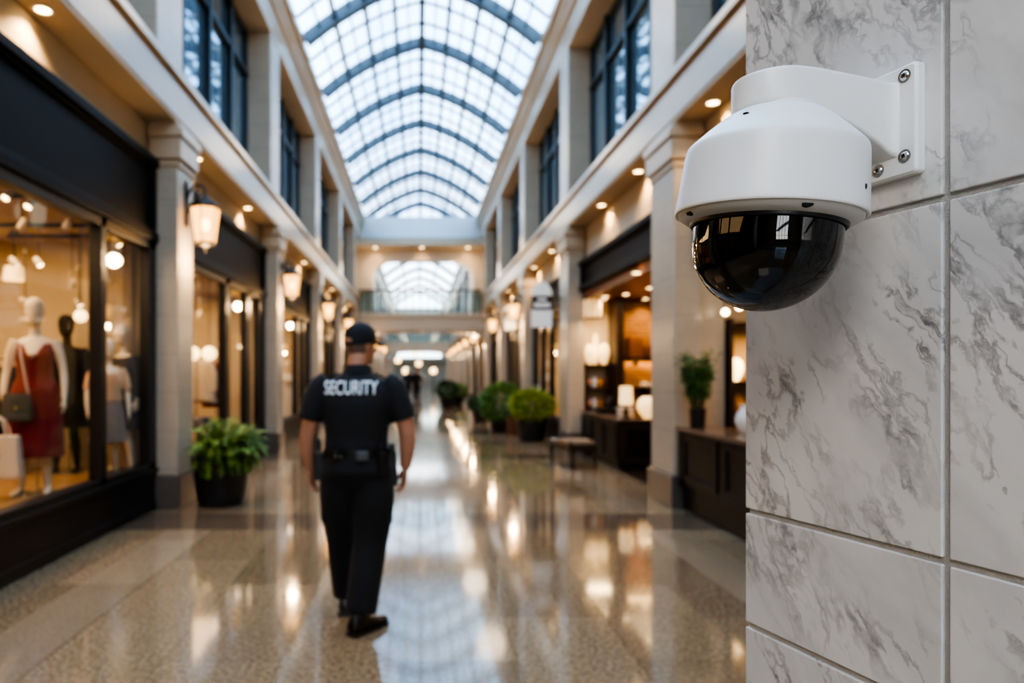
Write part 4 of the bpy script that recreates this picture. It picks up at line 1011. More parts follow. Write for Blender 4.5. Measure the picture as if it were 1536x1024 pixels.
# ---- lamps inside the clothing shops
def pendant(label, loc, r, zc, m='lamp_glass', drum=False):
    t = thing('pendant_lamp', label, 'pendant lamp', loc)
    if drum:
        MB().lathe([(r * .8, r * 1.3), (r, 0), (r * .97, 0), (r * .77, r * 1.3)], n=32).build('lamp_shade', M[m], t, smooth=40)
        MB().ell((0, 0, r * .6), (r * .35,) * 3, 16, 10).build('bulb', M['lamp_core'], t, smooth=60)
    else:
        MB().ell((0, 0, 0), (r, r, r), 24, 16).build('globe', M[m], t, smooth=60)
    mb = MB(); mb.tube([(0, 0, r * .9), (0, 0, zc - loc[2])], .006, 6); mb.lathe([(.0, 0), (.045, 0), (.045, .02), (.0, .02)], (0, 0, zc - loc[2] - .02), 20); mb.build('cord', M['iron'], t, smooth=40)
    return t
M['lamp_globe'] = mat('glowing_opal_globe', (1, .9, .7), .3, emis=(1, .66, .28), estr=2.6)
p = at(121, 474, 6.95); pendant('glowing opal globe pendant near the window post behind the red dress', p, .062, 3.02, 'lamp_globe')
p = at(52, 470, 7.6)
p = at(21, 420, 7.3); pendant('cream drum pendant lamp hanging above the clothes rail', p, .11, 3.02, 'glow_soft', True)
for k, px in enumerate((289, 314)):
    p = at(px, 530, 10.88); pendant(('nearer', 'further')[k] + ' glowing globe pendant over the pale blouses', p, .11, 3.02, 'lamp_globe')
def spot_proto():
    t = thing('track_spotlight', '', 'spotlight')
    T = Matrix.Rotation(math.radians(35), 4, 'X') @ Matrix.Rotation(math.radians(20), 4, 'Y')
    mb = MB(); mb.lathe([(.0, .09), (.030, .09), (.040, .075), (.044, -.05), (.041, -.055), (.036, -.04)], n=24, T=T); mb.build('spot_head', M['trim_white'], t, smooth=40)
    mb = MB(); mb.lathe([(.0, -.038), (.036, -.04)], n=24, T=T); mb.lathe([(.0, -.052), (.034, -.048), (.037, -.04)], n=24, T=T); mb.build('lens', M['spot_lens'], t, smooth=40)
    return t
sp0 = spot_proto()
TR = []
SPOTS = [(11, 293, 5.5, 1), (50, 306, 5.55, 1), (34, 337, 6.0, 1), (101, 337, 6.25, 1), (22, 394, 6.9, 1), (58, 394, 6.9, 1), (108, 427, 7.35, 1), (176, 364, 7.3, 1), (163, 419, 7.3, 1), (38, 455, 6.7, 1), (118, 455, 7.6, 1), (187, 470, 7.6, 1)]  # last entry: a reflected glint in the window, modelled as an added spotlight
for k, (px, py, Yq, on) in enumerate(SPOTS):
    p = at(px, py, Yq); c = sp0 if k == 0 else copy_tree(sp0)
    p.x = min(p.x, -3.16)
    c.location = p; c.scale = (.72,) * 3; c.rotation_euler = (0, 0, RN.uniform(-2.5, 2.5)); c['group'] = 'spotlights in the first clothing shop'
    c['label'] = 'white cylinder spotlight, ' + ORD[k] + ' from the entrance end of the first clothing shop ceiling'
    st = MB().tube([(0, 0, .06), (0, 0, (3.02 - p.z) / .72)], .006, 6).build('stem', M['iron'], c, smooth=40)
for k, y in enumerate((5.75, 6.9, 7.45)):
    t = MB().box(-1.3, .0, -.02, .02, -.03, 0).build('ceiling_track', M['iron'], loc=(-3.2, y + .035, 3.019)); tag(t, 'dark ceiling lighting track, ' + ORD[k] + ' from the entrance end of the clothing shop', 'lighting track', 'ceiling tracks in the first clothing shop')
for k, (px, py, Yq) in enumerate([(298, 430, 9.9), (299, 471, 12.2), (302, 412, 9.6), (345, 447, 11.7)]):
    p = at(px, py, Yq); p.x = min(p.x, -3.14); c = copy_tree(sp0); [bpy.data.objects.remove(q) for q in list(c.children) if q.name.startswith('stem')]
    c.location = p; c.rotation_euler = (0, 0, RN.uniform(-2, 2)); c['group'] = 'spotlights in the second clothing shop'; c['label'] = 'white cylinder spotlight, ' + ORD[k] + ' of those in the second clothing shop'
    MB().tube([(0, 0, .06), (0, 0, 3.02 - p.z)], .007, 6).build('stem', M['trim_white'], c, smooth=40)
# cream display curtain beside the window end
mb = MB(); r0 = []; n = 60
for i in range(n + 1):
    t = i / n; r0.append((-3.62 + .34 * t, 7.80 + .028 * math.sin(t * 40)))
mb.loft([[(x, y, z) for x, y in r0] for z in (DECK + .01, 3.0)], caps=False, closed=False)
tag(mb.build('display_curtain', M['cloth_cream'], smooth=60), 'cream floor length curtain at the end of the red dress window', 'curtain')

# ------------------------------------------------------------------ the counter shops
c1 = thing('shop_counter', 'black panelled counter carrying the potted bamboo beside the stone column', 'counter', (3.13, 6.05, .012))
mb = MB(); mb.box(-.24, .24, -1.5, 1.5, .26, .855); mb.box(-.20, .24, -1.5, 1.5, 0, .26); mb.build('carcass', M['counter_black'], c1, bevel=.006)
MB().box(-.285, .26, -1.52, 1.515, .855, .90).build('worktop', M['counter_top'], c1, bevel=.008)
for k in range(3):
    y = -1.0 + k * .98
    mb = MB()
    for a, b, z0, z1 in ((y - .42, y + .42, .32, .38), (y - .42, y + .42, .76, .82), (y - .42, y - .36, .38, .76), (y + .36, y + .42, .38, .76)): mb.box(-.258, -.238, a, b, z0, z1)
    mb.build('front_panel', M['counter_black'], c1, bevel=.005)
MB().box(-.262, -.2, 1.40, 1.5, .26, .855).build('corner_post', M['counter_black'], c1, bevel=.005)
struct('trim_pier', MB().box(3.10, 3.44, 7.66, 7.90, 0, 3.02), M['column_stone'], bevel=.01)
# shelf unit behind counter one
def shelf_unit(label, loc, w, d, zs, h, m='dark_wood', back=None):
    t = thing('shelf_unit', label, 'shelf unit', loc)
    for s in (-1, 1): MB().box(s * w / 2 - .02, s * w / 2 + .02, -d, 0, 0, h).build('side_panel', M[m], t, bevel=.004)
    for z in zs: MB().box(-w / 2 + .021, w / 2 - .021, -d, -.012, z - .03, z).build('shelf', M[m], t, bevel=.003)
    MB().box(-w / 2, w / 2, -.012, 0, 0, h).build('back_panel', back or M['shop_wall_pale'], t)
    return t
shelf_unit('dark wooden shelf unit with amber lit goods behind the bamboo counter', (4.12, 7.88, .013), 1.28, .30, (.10, .70, 1.05, 1.40, 2.05), 2.1, back=M['shop_wall'])
M['ceramic_white'] = mat('white_glazed_ceramic', (.78, .74, .68), .25)
M['ceramic_amber'] = mat('amber_glazed_ceramic', (.55, .24, .05), .25)
M['copper'] = mat('copper_metal', (.62, .30, .16), .3, metal=1)
M['brown_leather'] = mat('brown_leather', (.14, .06, .03), .4)
def vase(name, label, cat, m, loc, r, h, kind=0, group=None):
    P = [[(.0, 0), (.55, 0), (.8, .12), (1, .4), (.92, .62), (.5, .82), (.38, .9), (.48, 1), (.44, 1), (.34, .9), (.0, .85)],
         [(.0, 0), (.7, 0), (.95, .06), (1, .3), (.98, .7), (.86, .86), (.6, .93), (.6, 1), (.0, 1)],
         [(.0, 0), (.4, 0), (.5, .08), (.85, .3), (1, .55), (.85, .82), (.5, .98), (.0, 1)]][kind]
    t = thing(name, label, cat, loc, 0, group)
    MB().lathe([(a * r, b * h) for a, b in P], n=28).build('vessel', m, t, smooth=50)
    if kind == 1: MB().lathe([(.0, h * 1.0), (r * .64, h * 1.0), (r * .66, h * 1.05), (r * .2, h * 1.10), (r * .16, h * 1.16), (.0, h * 1.18)], n=24).build('lid', m, t, smooth=50)
    return t
vase('table_lamp', 'glowing cream pear shaped lamp on the shelf behind the bamboo counter', 'lamp', M['lamp_globe'], (3.59, 7.74, 1.417), .085, .26, 2)
for k, (x, z, m, r, h, kd, nm) in enumerate([(3.80, 1.413, 'ceramic_amber', .07, .2, 0, 'amber glazed vase beside the pear shaped lamp'), (3.62, 1.063, 'ceramic_amber', .08, .17, 1, 'amber lidded jar on the shelf under the pear shaped lamp'), (3.86, 1.063, 'copper', .08, .22, 0, 'copper vase on the shelf under the amber vase'), (3.60, .713, 'brown_leather', .08, .2, 1, 'brown lidded jar low on the shelves behind the bamboo counter'), (4.1, 1.413, 'ceramic_white', .08, .24, 0, 'white glazed vase on the top goods shelf behind the bamboo counter')]):
    vase('vase', nm, 'vase', M[m], (x, 7.74, z + .003), r, h, kd, 'goods on the shelves behind the bamboo counter')
for k, (px, py, Yq) in enumerate([(1088, 468, 7.3), (1109, 460, 7.3)]):
    p = at(px, py, Yq); pendant(('small warm pendant lamp hanging near the stone pier over the bamboo counter shelves', 'small warm pendant lamp second from the stone pier')[k], p, .035, 3.02, 'lamp_core')
vase('pitcher', 'white ceramic pitcher standing on the bamboo counter', 'pitcher', M['ceramic_white'], (3.22, 6.75, .913), .085, .28, 0)
light('counter_glow', 'AREA', (4.1, 7.4, 1.95), 14, (1, .62, .25), .9, sy=.2)

# counter shop two
c2 = thing('shop_counter', 'dark wooden corner counter with brown top under the russet ceiling', 'counter', (3.06, 10.5, .012))
mb = MB(); mb.box(.03, .50, .06, 2.40, .07, .745); mb.box(.50, 1.5, .06, .58, .07, .745); mb.box(.07, .50, .10, 2.40, 0, .07); mb.box(.5, 1.5, .10, .58, 0, .07); mb.build('carcass', M['counter_black'], c2, bevel=.006)
mb = MB(); mb.box(0, .54, .0, 2.42, .745, .785); mb.box(.54, 1.53, .0, .62, .745, .785); mb.build('worktop', M['counter_top'], c2, bevel=.006)
for k in range(3):
    y = .50 + .77 * k; mb = MB()
    for a, b, z0, z1 in ((y - .34, y + .34, .12, .18), (y - .34, y + .34, .64, .70), (y - .34, y - .28, .18, .64), (y + .28, y + .34, .18, .64)): mb.box(.012, .032, a, b, z0, z1)
    mb.build('front_panel', M['counter_black'], c2, bevel=.004)
mb = MB()
for a, b, z0, z1 in ((.06, 1.48, .10, .17), (.06, 1.48, .63, .71), (.06, .14, .17, .63), (.72, .80, .17, .63), (1.40, 1.48, .17, .63)): mb.box(a, b, .04, .062, z0, z1)
mb.build('end_panel', M['dark_wood'], c2, bevel=.004)
PY = 13.29
struct('wall_brick', MB().box(3.86, 6.9, PY - .12, PY, 0, 2.92), M['brick'])
struct('trim_post', MB().box(3.69, 3.84, PY - .55, PY, .012, 2.92), M['dark_wood'], bevel=.01)
struct('trim_russet', MB().box(hx(1, 3.06), hx(1, 3.2), 8.35, 13.0, 2.90, 3.06), M['red_ceiling'])
shelf_unit('dark wooden shelf unit with three glowing jars in the corner counter shop', (3.425, PY - .005, .013), .47, .30, (.10, .80, 1.20, 1.66), 1.68)
GJ = 'glowing jars on the dark shelf unit'
vase('glowing_jar', 'wide glowing cream jar at the corridor side on top of the dark shelf unit', 'jar', M['glow_white'], (3.29, PY - .19, 1.676), .10, .38, 2, GJ)
vase('glowing_jar', 'round glowing cream jar nearest the dark post on top of the dark shelf unit', 'jar', M['glow_white'], (3.55, PY - .19, 1.676), .105, .40, 2, GJ)
vase('glowing_jar', 'tall glowing globe jar rising between the two others on the shelf unit', 'jar', M['glow_white'], (3.42, PY - .068, 1.676), .045, .60, 2, GJ)
k = 0
for z, zn in ((1.213, 'middle'), (.813, 'lower')):
    for x, m, r, h, kd, nm in [(3.275, 'copper', .05, .2, 0, 'copper vase'), (3.375, 'ceramic_white', .05, .2, 1, 'white lidded jar'), (3.485, 'ceramic_amber', .055, .22, 0, 'amber vase'), (3.585, 'brown_leather', .042, .26, 1, 'tall brown canister')]:
        vase('vase' if kd == 0 else 'jar', nm + ' on the ' + zn + ' shelf under the glowing jars', 'vase' if kd == 0 else 'jar', M[m], (x, PY - .17, z + .003), r, h, kd, 'goods on the shelf unit under the glowing jars')
for nm, x0, x1, z in (('long dark wall shelf across the upper brickwork', 3.97, 5.2, 1.80), ('short dark wall shelf on the lower brickwork', 4.15, 5.2, 1.24)):
    t = thing('wall_shelf', nm, 'shelf', ((x0 + x1) / 2, PY - .12, z)); w = (x1 - x0) / 2
    MB().box(-w, w, -.28, -.001, -.04, 0).build('board', M['dark_wood'], t, bevel=.004)
    for s in (-1, 1): MB().box(s * w * .7 - .015, s * w * .7 + .015, -.22, -.001, -.14, -.041).build('bracket', M['iron'], t)
def box_item(name, label, cat, m, loc, sx, sy, sz, group=None):
    t = thing(name, label, cat, loc, 0, group)
    MB().box(-sx / 2, sx / 2, -sy / 2, sy / 2, 0, sz * .8).build('box_base', M[m], t, bevel=.008); MB().box(-sx / 2 - .006, sx / 2 + .006, -sy / 2 - .006, sy / 2 + .006, sz * .8 + .001, sz).build('lid', M[m], t, bevel=.006)
    return t
box_item('hat_box', 'tall copper toned hat box on the upper brick wall shelf', 'box', 'copper', (4.13, PY - .27, 1.801), .26, .22, .40)
hbg = thing('handbag', 'dark brown handbag with looped handle on the upper brick wall shelf', 'handbag', (4.46, PY - .27, 1.801))
MB().loft([[(x * w, y, z) for x, y in ((-.15, -.07), (.15, -.07), (.15, .07), (-.15, .07))] for z, w in ((0, 1), (.1, 1.05), (.24, .75))]).build('bag_body', M['brown_leather'], hbg, bevel=.03, seg=3)
MB().tube([(-.08, 0, .22), (-.06, 0, .33), (0, 0, .37), (.06, 0, .33), (.08, 0, .22)], .010, 8).build('handle', M['brown_leather'], hbg, smooth=60)
vase('vase', 'amber glazed vase at the far end of the upper brick wall shelf', 'vase', M['ceramic_amber'], (4.76, PY - .27, 1.801), .1, .34, 0)
for k, x in enumerate((4.30, 4.48, 4.68)):
    vase('bowl', ('first', 'second', 'third')[k] + ' white bowl from the dark post on the short brick wall shelf', 'bowl', M['ceramic_white'], (x, PY - .27, 1.241), .08, .09, 1, 'white bowls on the short brick wall shelf')
tl = thing('table_lamp', 'table lamp with glowing white drum shade on the corner counter', 'lamp', (3.28, 10.80, .798))
MB().lathe([(.0, 0), (.075, 0), (.075, .015), (.03, .03), (.045, .09), (.02, .16), (.012, .26), (.0, .26)], n=24).build('base', M['iron'], tl, smooth=40)
MB().lathe([(.105, .21), (.095, .50), (.09, .50), (.10, .21)], n=28).build('lamp_shade', M['glow_white'], tl, smooth=40)
vase('glowing_jar', 'large round glowing white jar on the corner counter', 'jar', M['glow_white'], (3.62, 10.78, .798), .17, .34, 2)
box_item('gift_box', 'cream lidded gift box behind the drum shade lamp', 'box', 'leather_cream', (3.42, 11.3, .798), .22, .22, .14)
reg = thing('cash_register', 'small dark cash register on the corner counter', 'cash register', (3.32, 12.1, .798), -PI / 2)
MB().box(-.18, .18, -.18, .18, 0, .09).build('drawer_base', M['counter_black'], reg, bevel=.008)
MB().box(-.13, .13, -.015, .015, 0, .20, T=Matrix.Translation((0, .02, .12)) @ Matrix.Rotation(-.35, 4, 'X')).build('screen', M['gasket'], reg, bevel=.006)
MB().box(-.02, .02, -.02, .02, .085, .18).build('screen_stand', M['counter_black'], reg)
bs = thing('box_lantern', 'amber lit square box lantern hanging at the far end of the russet ceiling', 'lantern', (3.27, 12.80, 2.55))
MB().box(-.14, .14, -.13, .13, 0, .34).build('glass_box', M['glow_soft'], bs, bevel=.006)
mb = MB()
for x in (-.145, -.05, .05, .145): mb.box(x - .01, x + .01, -.14, -.128, -.005, .345)
mb.box(-.15, .15, -.14, .14, -.015, .0); mb.box(-.15, .15, -.14, .14, .34, .37); mb.build('frame', M['iron'], bs)
# warm lights at the shelves, plus an added fill for the brickwork
light('shelf_glow', 'AREA', (4.5, PY - .6, 2.7), 9, (1, .58, .22), 1.2, sy=.3)
light('brick_fill_light', 'AREA', (4.5, PY - .2, 1.74), 5, (1, .6, .25), 1.1, sy=.08)  # added to brighten the lower brickwork, no lamp under the shelf
light('shelf_glow', 'AREA', (3.36, PY - .6, 2.5), 8, (1, .7, .35), .4, sy=.3)
# third shop: cream dress form in the window
m6 = mannequin('glowing cream dress form figure in the window past the hanging shop sign', (3.36, 17.75, .062), PI - .5, 1.0)
garment_tube(tops, dpz, 48, .04, 8).build('dress', M['cloth_cream'], m6, smooth=60)
# ------------------------------------------------------------------ lanterns on the columns
def lantern_proto():
    t = thing('wall_lantern', '', 'lantern')           # origin on the column face, +x points into the hall
    MB().loft([rr_ for rr_ in [[(x, y, z) for y, z in ((-.05, -.22), (.05, -.22), (.05, .22), (0, .30), (-.05, .22))] for x in (0.0, .022)]]).build('back_plate', M['iron'], t, bevel=.006)
    mb = MB(); mb.tube([(.015, 0, .10), (.06, 0, .20), (.12, 0, .255), (.19, 0, .24), (.225, 0, .17), (.225, 0, .10)], .014, 8); mb.tube([(.015, 0, -.10), (.05, 0, -.02), (.10, 0, .10), (.14, 0, .235)], .009, 8)
    mb.build('bracket', M['iron'], t, smooth=50)
    C_ = Matrix.Translation((.225, 0, 0))
    def sq(w, z): return [C_ @ Vector((w * math.cos(PI / 6 + PI / 3 * j), w * math.sin(PI / 6 + PI / 3 * j), z)) for j in range(6)]
    MB().loft([sq(.175, -.02), sq(.185, -.005), sq(.12, .055), sq(.06, .085), sq(.035, .12), sq(.012, .135)]).build('roof_cap', M['iron'], t)
    MB().loft([sq(.115, -.42), sq(.165, -.03)]).build('glass_body', M['lamp_glass'], t)
    mb = MB()
    for j in range(6):
        a, b = sq(.118, -.42)[j], sq(.169, -.025)[j]; mb.tube([a, b], .0065, 6)
    mb.loft([sq(.128, -.445), sq(.125, -.415)]); mb.build('frame_bars', M['iron'], t)
    MB().lathe([(.0, -.535), (.012, -.52), (.02, -.50), (.012, -.485), (.05, -.46), (.09, -.445), (.0, -.445)], (.225, 0, 0), 16).build('finial', M['iron'], t, smooth=50)
    b = MB(); b.ell((.225, 0, -.21), (.05, .05, .075), 14, 10); b.build('bulb', M['lamp_core'], t, smooth=60)
    return t
g = NT('lantern_amber_glass'); g.t.nodes.remove(g.b)
tr_ = g.n('ShaderNodeBsdfTransparent'); tr_.inputs[0].default_value = (1, .86, .62, 1); em = g.n('ShaderNodeEmission'); em.inputs[0].default_value = (1, .49, .13, 1); em.inputs[1].default_value = 2.7
mx = g.n('ShaderNodeMixShader'); mx.inputs[0].default_value = .75; g.l(tr_.outputs[0], mx.inputs[1]); g.l(em.outputs[0], mx.inputs[2]); g.l(mx.outputs[0], g.out.inputs[0]); M['lamp_glass'] = g.m
lp = lantern_proto(); first = True; zl = 3.42
CL = {0: 'black iron wall lantern on the column beside the large potted shrub', 1: 'black iron wall lantern on the second column past the potted shrub', 2: 'black iron wall lantern above the guard\'s cap on the third column', 3: 'black iron wall lantern on the fourth column of the clothing shop side'}
def put_lantern(s, y, label, group):
    global first
    c = lp if first else copy_tree(lp); first = False
    yc = y + (CW if s > 0 else .52) * .5; c.location = (hx(s, HF), yc, zl); c.rotation_euler = (0, 0, 0 if s < 0 else PI); c['label'] = label; c['group'] = group
    light('lantern_light', 'POINT', (hx(s, HF) - s * .23, yc, zl - .62), 26, WARM, .08)
for i, y in enumerate(COLS1[2:]): put_lantern(-1, y, CL.get(i, 'black iron wall lantern on the last column before the bridge on the clothing shop side'), 'wall lanterns on the clothing shop side')
put_lantern(1, COLS1[4], 'black iron wall lantern above the small dark potted bush', 'wall lanterns on the counter side'); put_lantern(1, COLS1[5], 'black iron wall lantern on the fourth column of the counter side', 'wall lanterns on the counter side')
for i, y in enumerate(COLS2[:6]):
    put_lantern(1, y, 'distant wall lantern on the ' + ORD[i] + ' column beyond the bridge, counter side', 'lanterns beyond the bridge, counter side')
    if i < 4: put_lantern(-1, y, 'distant wall lantern on the ' + ORD[i] + ' column beyond the bridge, clothing side', 'lanterns beyond the bridge, clothing side')

# ------------------------------------------------------------------ recessed downlights
def downlight_proto():
    t = thing('downlight', '', 'downlight')
    MB().lathe([(.055, .0), (.085, -.002), (.088, -.008), (.082, -.012), (.058, -.009), (.055, .0)], n=28).build('trim_ring', M['trim_white'], t, smooth=40)
    MB().lathe([(.0, -.006), (.057, -.005), (.057, -.001), (.0, -.001)], n=28).build('lens', M['downlight'], t, smooth=40)
    return t
dp0 = downlight_proto(); fd = True
def put_down(loc, label, group, e=10, sc=1.0):
    global fd
    c = dp0 if fd else copy_tree(dp0); fd = False
    c.location = loc; c['label'] = label; c['group'] = group; c.scale = (sc,) * 3
    if e: light('downlight_beam', 'SPOT', (loc[0], loc[1], loc[2] - .03), e, WARM, .05, spot=2.2)
SZ = 4.299
for k, y in enumerate((2.6, 5.25, 8.9, 11.55, 14.4, 17.2, 20.0, 22.7, 25.4, 28.0)):
    put_down((-2.89, y, SZ), 'round warm downlight, ' + ORD[k] + ' from the viewer in the soffit over the clothing shops', 'soffit downlights over the clothing shops', 40)
for k, y in enumerate((4.6, 7.05, 9.45, 11.35, 13.35, 15.6, 18.0, 20.6, 23.2, 26.0, 28.4)):
    put_down((3.04, y, SZ), 'round warm downlight, ' + ORD[k] + ' from the viewer in the soffit over the counters', 'soffit downlights over the counters', 40)
for k, px in enumerate((563, 633, 702)):
    p = at(px, 375, YE - .32); put_down((p.x, p.y, 6.979), ('round downlight under the end cornice nearest the clothing shops', 'round downlight under the middle of the end cornice', 'round downlight under the end cornice nearest the counters')[k], 'downlights under the end cornice', 25, 1.5)
put_down((.16, YE + .5, 3.372), 'single round downlight under the middle of the bridge arch', 'bridge downlight', 20, 1.5)
for k in range(8):
    for s in (-1, 1): put_down((hx(s, 2.93), 35.2 + 3.6 * k, SZ), 'distant downlight, ' + ORD[k] + ' past the bridge over the ' + ('clothing' if s < 0 else 'counter') + ' side', 'downlights past the bridge, ' + ('clothing' if s < 0 else 'counter') + ' side', 0, 1.5)
for k, (px, py, Yq) in enumerate([(955, 411, 9.6), (975, 432, 11.3), (939, 449, 12.2), (908, 464, 12.6), (905, 480, 12.95), (968, 474, 12.95)]):
    p = at(px, py, Yq); put_down((p.x, p.y, 2.919 if k < 4 else 2.919), 'round warm downlight, ' + ORD[k] + ' from the front of the russet shop ceiling', 'downlights in the russet ceiling', 12)

# hanging shop signs
def blade_sign(label, loc, sc):
    t = thing('hanging_sign', label, 'shop sign', loc); t.scale = (sc,) * 3
    M.setdefault('sign_white', mat('lit_white_sign_face', (.85, .83, .78), .4, emis=(1, .92, .8), estr=.12))
    M.setdefault('sign_brown', mat('dark_brown_sign_face', (.05, .025, .02), .5))
    n = 12; hw = .21
    top = [(hw * math.cos(PI * i / n), .66 + .28 * math.sin(PI * i / n)) for i in range(n + 1)]
    MB().prism(top, 'y', -.04, .04).build('rounded_top_panel', M['sign_white'], t, bevel=.006)
    b = MB().box(-hw, hw, -.04, .04, .36, .655).build('dark_panel', M['sign_brown'], t, bevel=.006)
    MB().box(-hw * .8, hw * .8, -.046, -.041, .42, .50).build('pale_band', M['sign_white'], b, bevel=.003)
    MB().box(-hw * .45, hw * .45, -.046, -.041, .55, .60).build('pale_band', M['sign_white'], b, bevel=.003)
    MB().box(-hw, hw, -.04, .04, 0, .355).build('lower_panel', M['sign_white'], t, bevel=.006)
    mb = MB(); mb.tube([(hw - .01, 0, .3), (hw + .38, 0, .3)], .018, 8); mb.tube([(hw - .01, 0, .6), (hw + .38, 0, .6)], .018, 8); mb.build('arm', M['iron'], t, smooth=40)
    return t
blade_sign('white and dark brown blade sign with rounded top projecting beyond the second counter side column', (2.56, 14.2, 2.46), 1.0)
blade_sign('smaller white blade sign projecting beyond the third counter side column', (2.62, 19.5, 2.75), .78)

# ------------------------------------------------------------------ planting
def leaf(mb, p, d, L, W, up=None, droop=.3):
    d = Vector(d).normalized(); u = up or Vector((RN.uniform(-1, 1), RN.uniform(-1, 1), RN.uniform(.2, 1)))
    s = d.cross(u); s = s.normalized() if s.length > 1e-4 else Vector((1, 0, 0)); nn = s.cross(d)
    m_ = p + d * L * .5 + nn * L * .08; e = p + d * L - nn * L * droop * .5 - Vector((0, 0, L * droop * .4))
    mb.add([p, m_ + s * W * .5, e, m_ - s * W * .5, m_ - nn * L * .04], [(0, 1, 4), (1, 2, 4), (2, 3, 4), (3, 0, 4)])
def planter(label, loc, r, h, potm, leafm, kind, fr, fh, nst=60, L=.13, W=.05, taper=.72, name='potted_shrub', xmin=-9, cat='potted plant'):
    t = thing(name, label, cat, loc)
    P = [(.0, 0), (r * taper, 0), (r * (taper + .06), h * .06), (r * .97, h * .82), (r, h * .93), (r * 1.03, h), (r * .93, h), (r * .90, h * .90), (.0, h * .90)]
    MB().lathe(P, n=36).build('pot', M[potm], t, smooth=40)
    MB().lathe([(.0, h * .93), (r * .6, h * .925), (r * .90, h * .90)], n=24).build('soil', M['soil'], t, smooth=60)
    fol = MB(); stems = MB()
    for i in range(nst):
        a = RN.uniform(0, 2 * PI); q = math.sqrt(RN.random())
        b = Vector((math.cos(a) * r * .6 * q, math.sin(a) * r * .6 * q, h * .91))
        if kind == 'fern':                       # arching sprays that spill over the rim
            el = RN.uniform(.15, 1.5); Ln = fr * RN.uniform(.7, 1.1) * (.68 if math.cos(a) < -.2 else 1) if el < .8 else fh * RN.uniform(.6, 1.0)
            d = Vector((math.cos(a) * math.cos(el), math.sin(a) * math.cos(el), math.sin(el))); pts = [b]; p = b.copy()
            for k in range(9):
                p = p + d * Ln / 9; d = (d + Vector((0, 0, -.10 - .05 * k * (1.2 - el * .5)))).normalized(); pts.append(p.copy())
                if p.x < xmin: break
            stems.tube(pts, [.005 * (1 - k / 12) for k in range(len(pts))], 5)
            for k in range(2, len(pts)):
                dd = (pts[k] - pts[k - 1]).normalized(); sd = dd.cross(Vector((0, 0, 1))).normalized()
                for s in (-1, 1):
                    for f in (.2, .7):
                        if pts[k].x < xmin: continue
                        leaf(fol, pts[k - 1].lerp(pts[k], f), dd * .55 + sd * s * RN.uniform(.6, 1) + Vector((0, 0, RN.uniform(-.1, .35))), L * RN.uniform(.7, 1.2), W, Vector((RN.uniform(-.4, .4), RN.uniform(-.4, .4), 1)))
        elif kind == 'round':                    # dense clipped ball
            for k in range(16):
                v = Vector((RN.gauss(0, 1), RN.gauss(0, 1), RN.gauss(0, 1))).normalized(); rr_ = RN.uniform(.55, 1.0) ** .5
                p = Vector((v.x * fr * rr_, v.y * fr * rr_, h * .9 + fh * .5 + v.z * fh * .55 * rr_))
                if p.z < h * .85: continue
                leaf(fol, p, v + Vector((RN.uniform(-.6, .6), RN.uniform(-.6, .6), RN.uniform(0, .9))), L * RN.uniform(.7, 1.2), W)
            if i < 14: stems.tube([b, Vector((b.x * 2, b.y * 2, h * .9 + fh * .6))], [.012, .005], 6)
        else:                                    # upright canes with fine leaves
            top = Vector((b.x + math.cos(a) * fr * RN.uniform(.2, .95), b.y + math.sin(a) * fr * RN.uniform(.2, .95), h * .9 + fh * RN.uniform(.55, 1.0)))
            pts = [b.lerp(top, k / 6) + Vector((0, 0, 0)) for k in range(7)]; stems.tube(pts, [.006, .0055, .005, .0045, .004, .003, .002], 5)
            for k in range(22):
                f = RN.uniform(.25, 1); p = b.lerp(top, f); v = Vector((RN.uniform(-1, 1), RN.uniform(-1, 1), RN.uniform(-.1, .9)))
                leaf(fol, p, v, L * RN.uniform(.7, 1.2), W)
    stems.build('stems', M['stem'], t, smooth=60); fol.build('foliage', M[leafm], t)
    return t
planter('large arching green shrub in a round black pot beside the first stone column', (-2.265, 7.84, 0), .335, .57, 'pot_black', 'leaf_mid', 'fern', .33, .48, 230, .085, .034, xmin=-.25)
planter('feathery green potted bamboo in a glossy dark vase on the black counter', (2.99, 7.32, .9135), .085, .21, 'pot_black', 'leaf_bamboo', 'cane', .17, .64, 46, .085, .022, name='potted_bamboo', taper=.8)
planter('lime green bush in a tall black pot beside the second counter side column', (2.52, 15.2, 0), .36, .52, 'pot_black', 'leaf_lime', 'round', .47, .62, 110, .12, .05)
planter('fresh green leafy bush in a dark pot behind the brown pot', (2.16, 17.6, 0), .34, .30, 'pot_black', 'leaf_fresh', 'round', .55, .92, 120, .13, .055)
planter('low dark leaved plant in a brown terracotta pot between two green bushes', (2.42, 16.6, 0), .30, .45, 'pot_brown', 'leaf_dark', 'round', .24, .26, 30, .09, .04, taper=.85)
planter('small dark potted bush standing alone past the green bushes', (1.93, 21.3, 0), .26, .36, 'pot_black', 'leaf_dark', 'round', .36, .42, 70, .1, .045)
planter('distant dark potted shrub under the bridge, counter side', (1.28, 30.6, 0), .32, .42, 'pot_black', 'leaf_dark', 'round', .45, .75, 70, .13, .06)
planter('distant potted shrub just beyond the bridge next to the counter side wall', (1.9, 33.5, 0), .32, .40, 'pot_black', 'leaf_mid', 'round', .45, .6, 60, .13, .06)
planter('distant potted shrub beyond the bridge on the clothing shop side', (-1.7, 36.5, 0), .32, .40, 'pot_black', 'leaf_dark', 'round', .45, .7, 60, .13, .06)

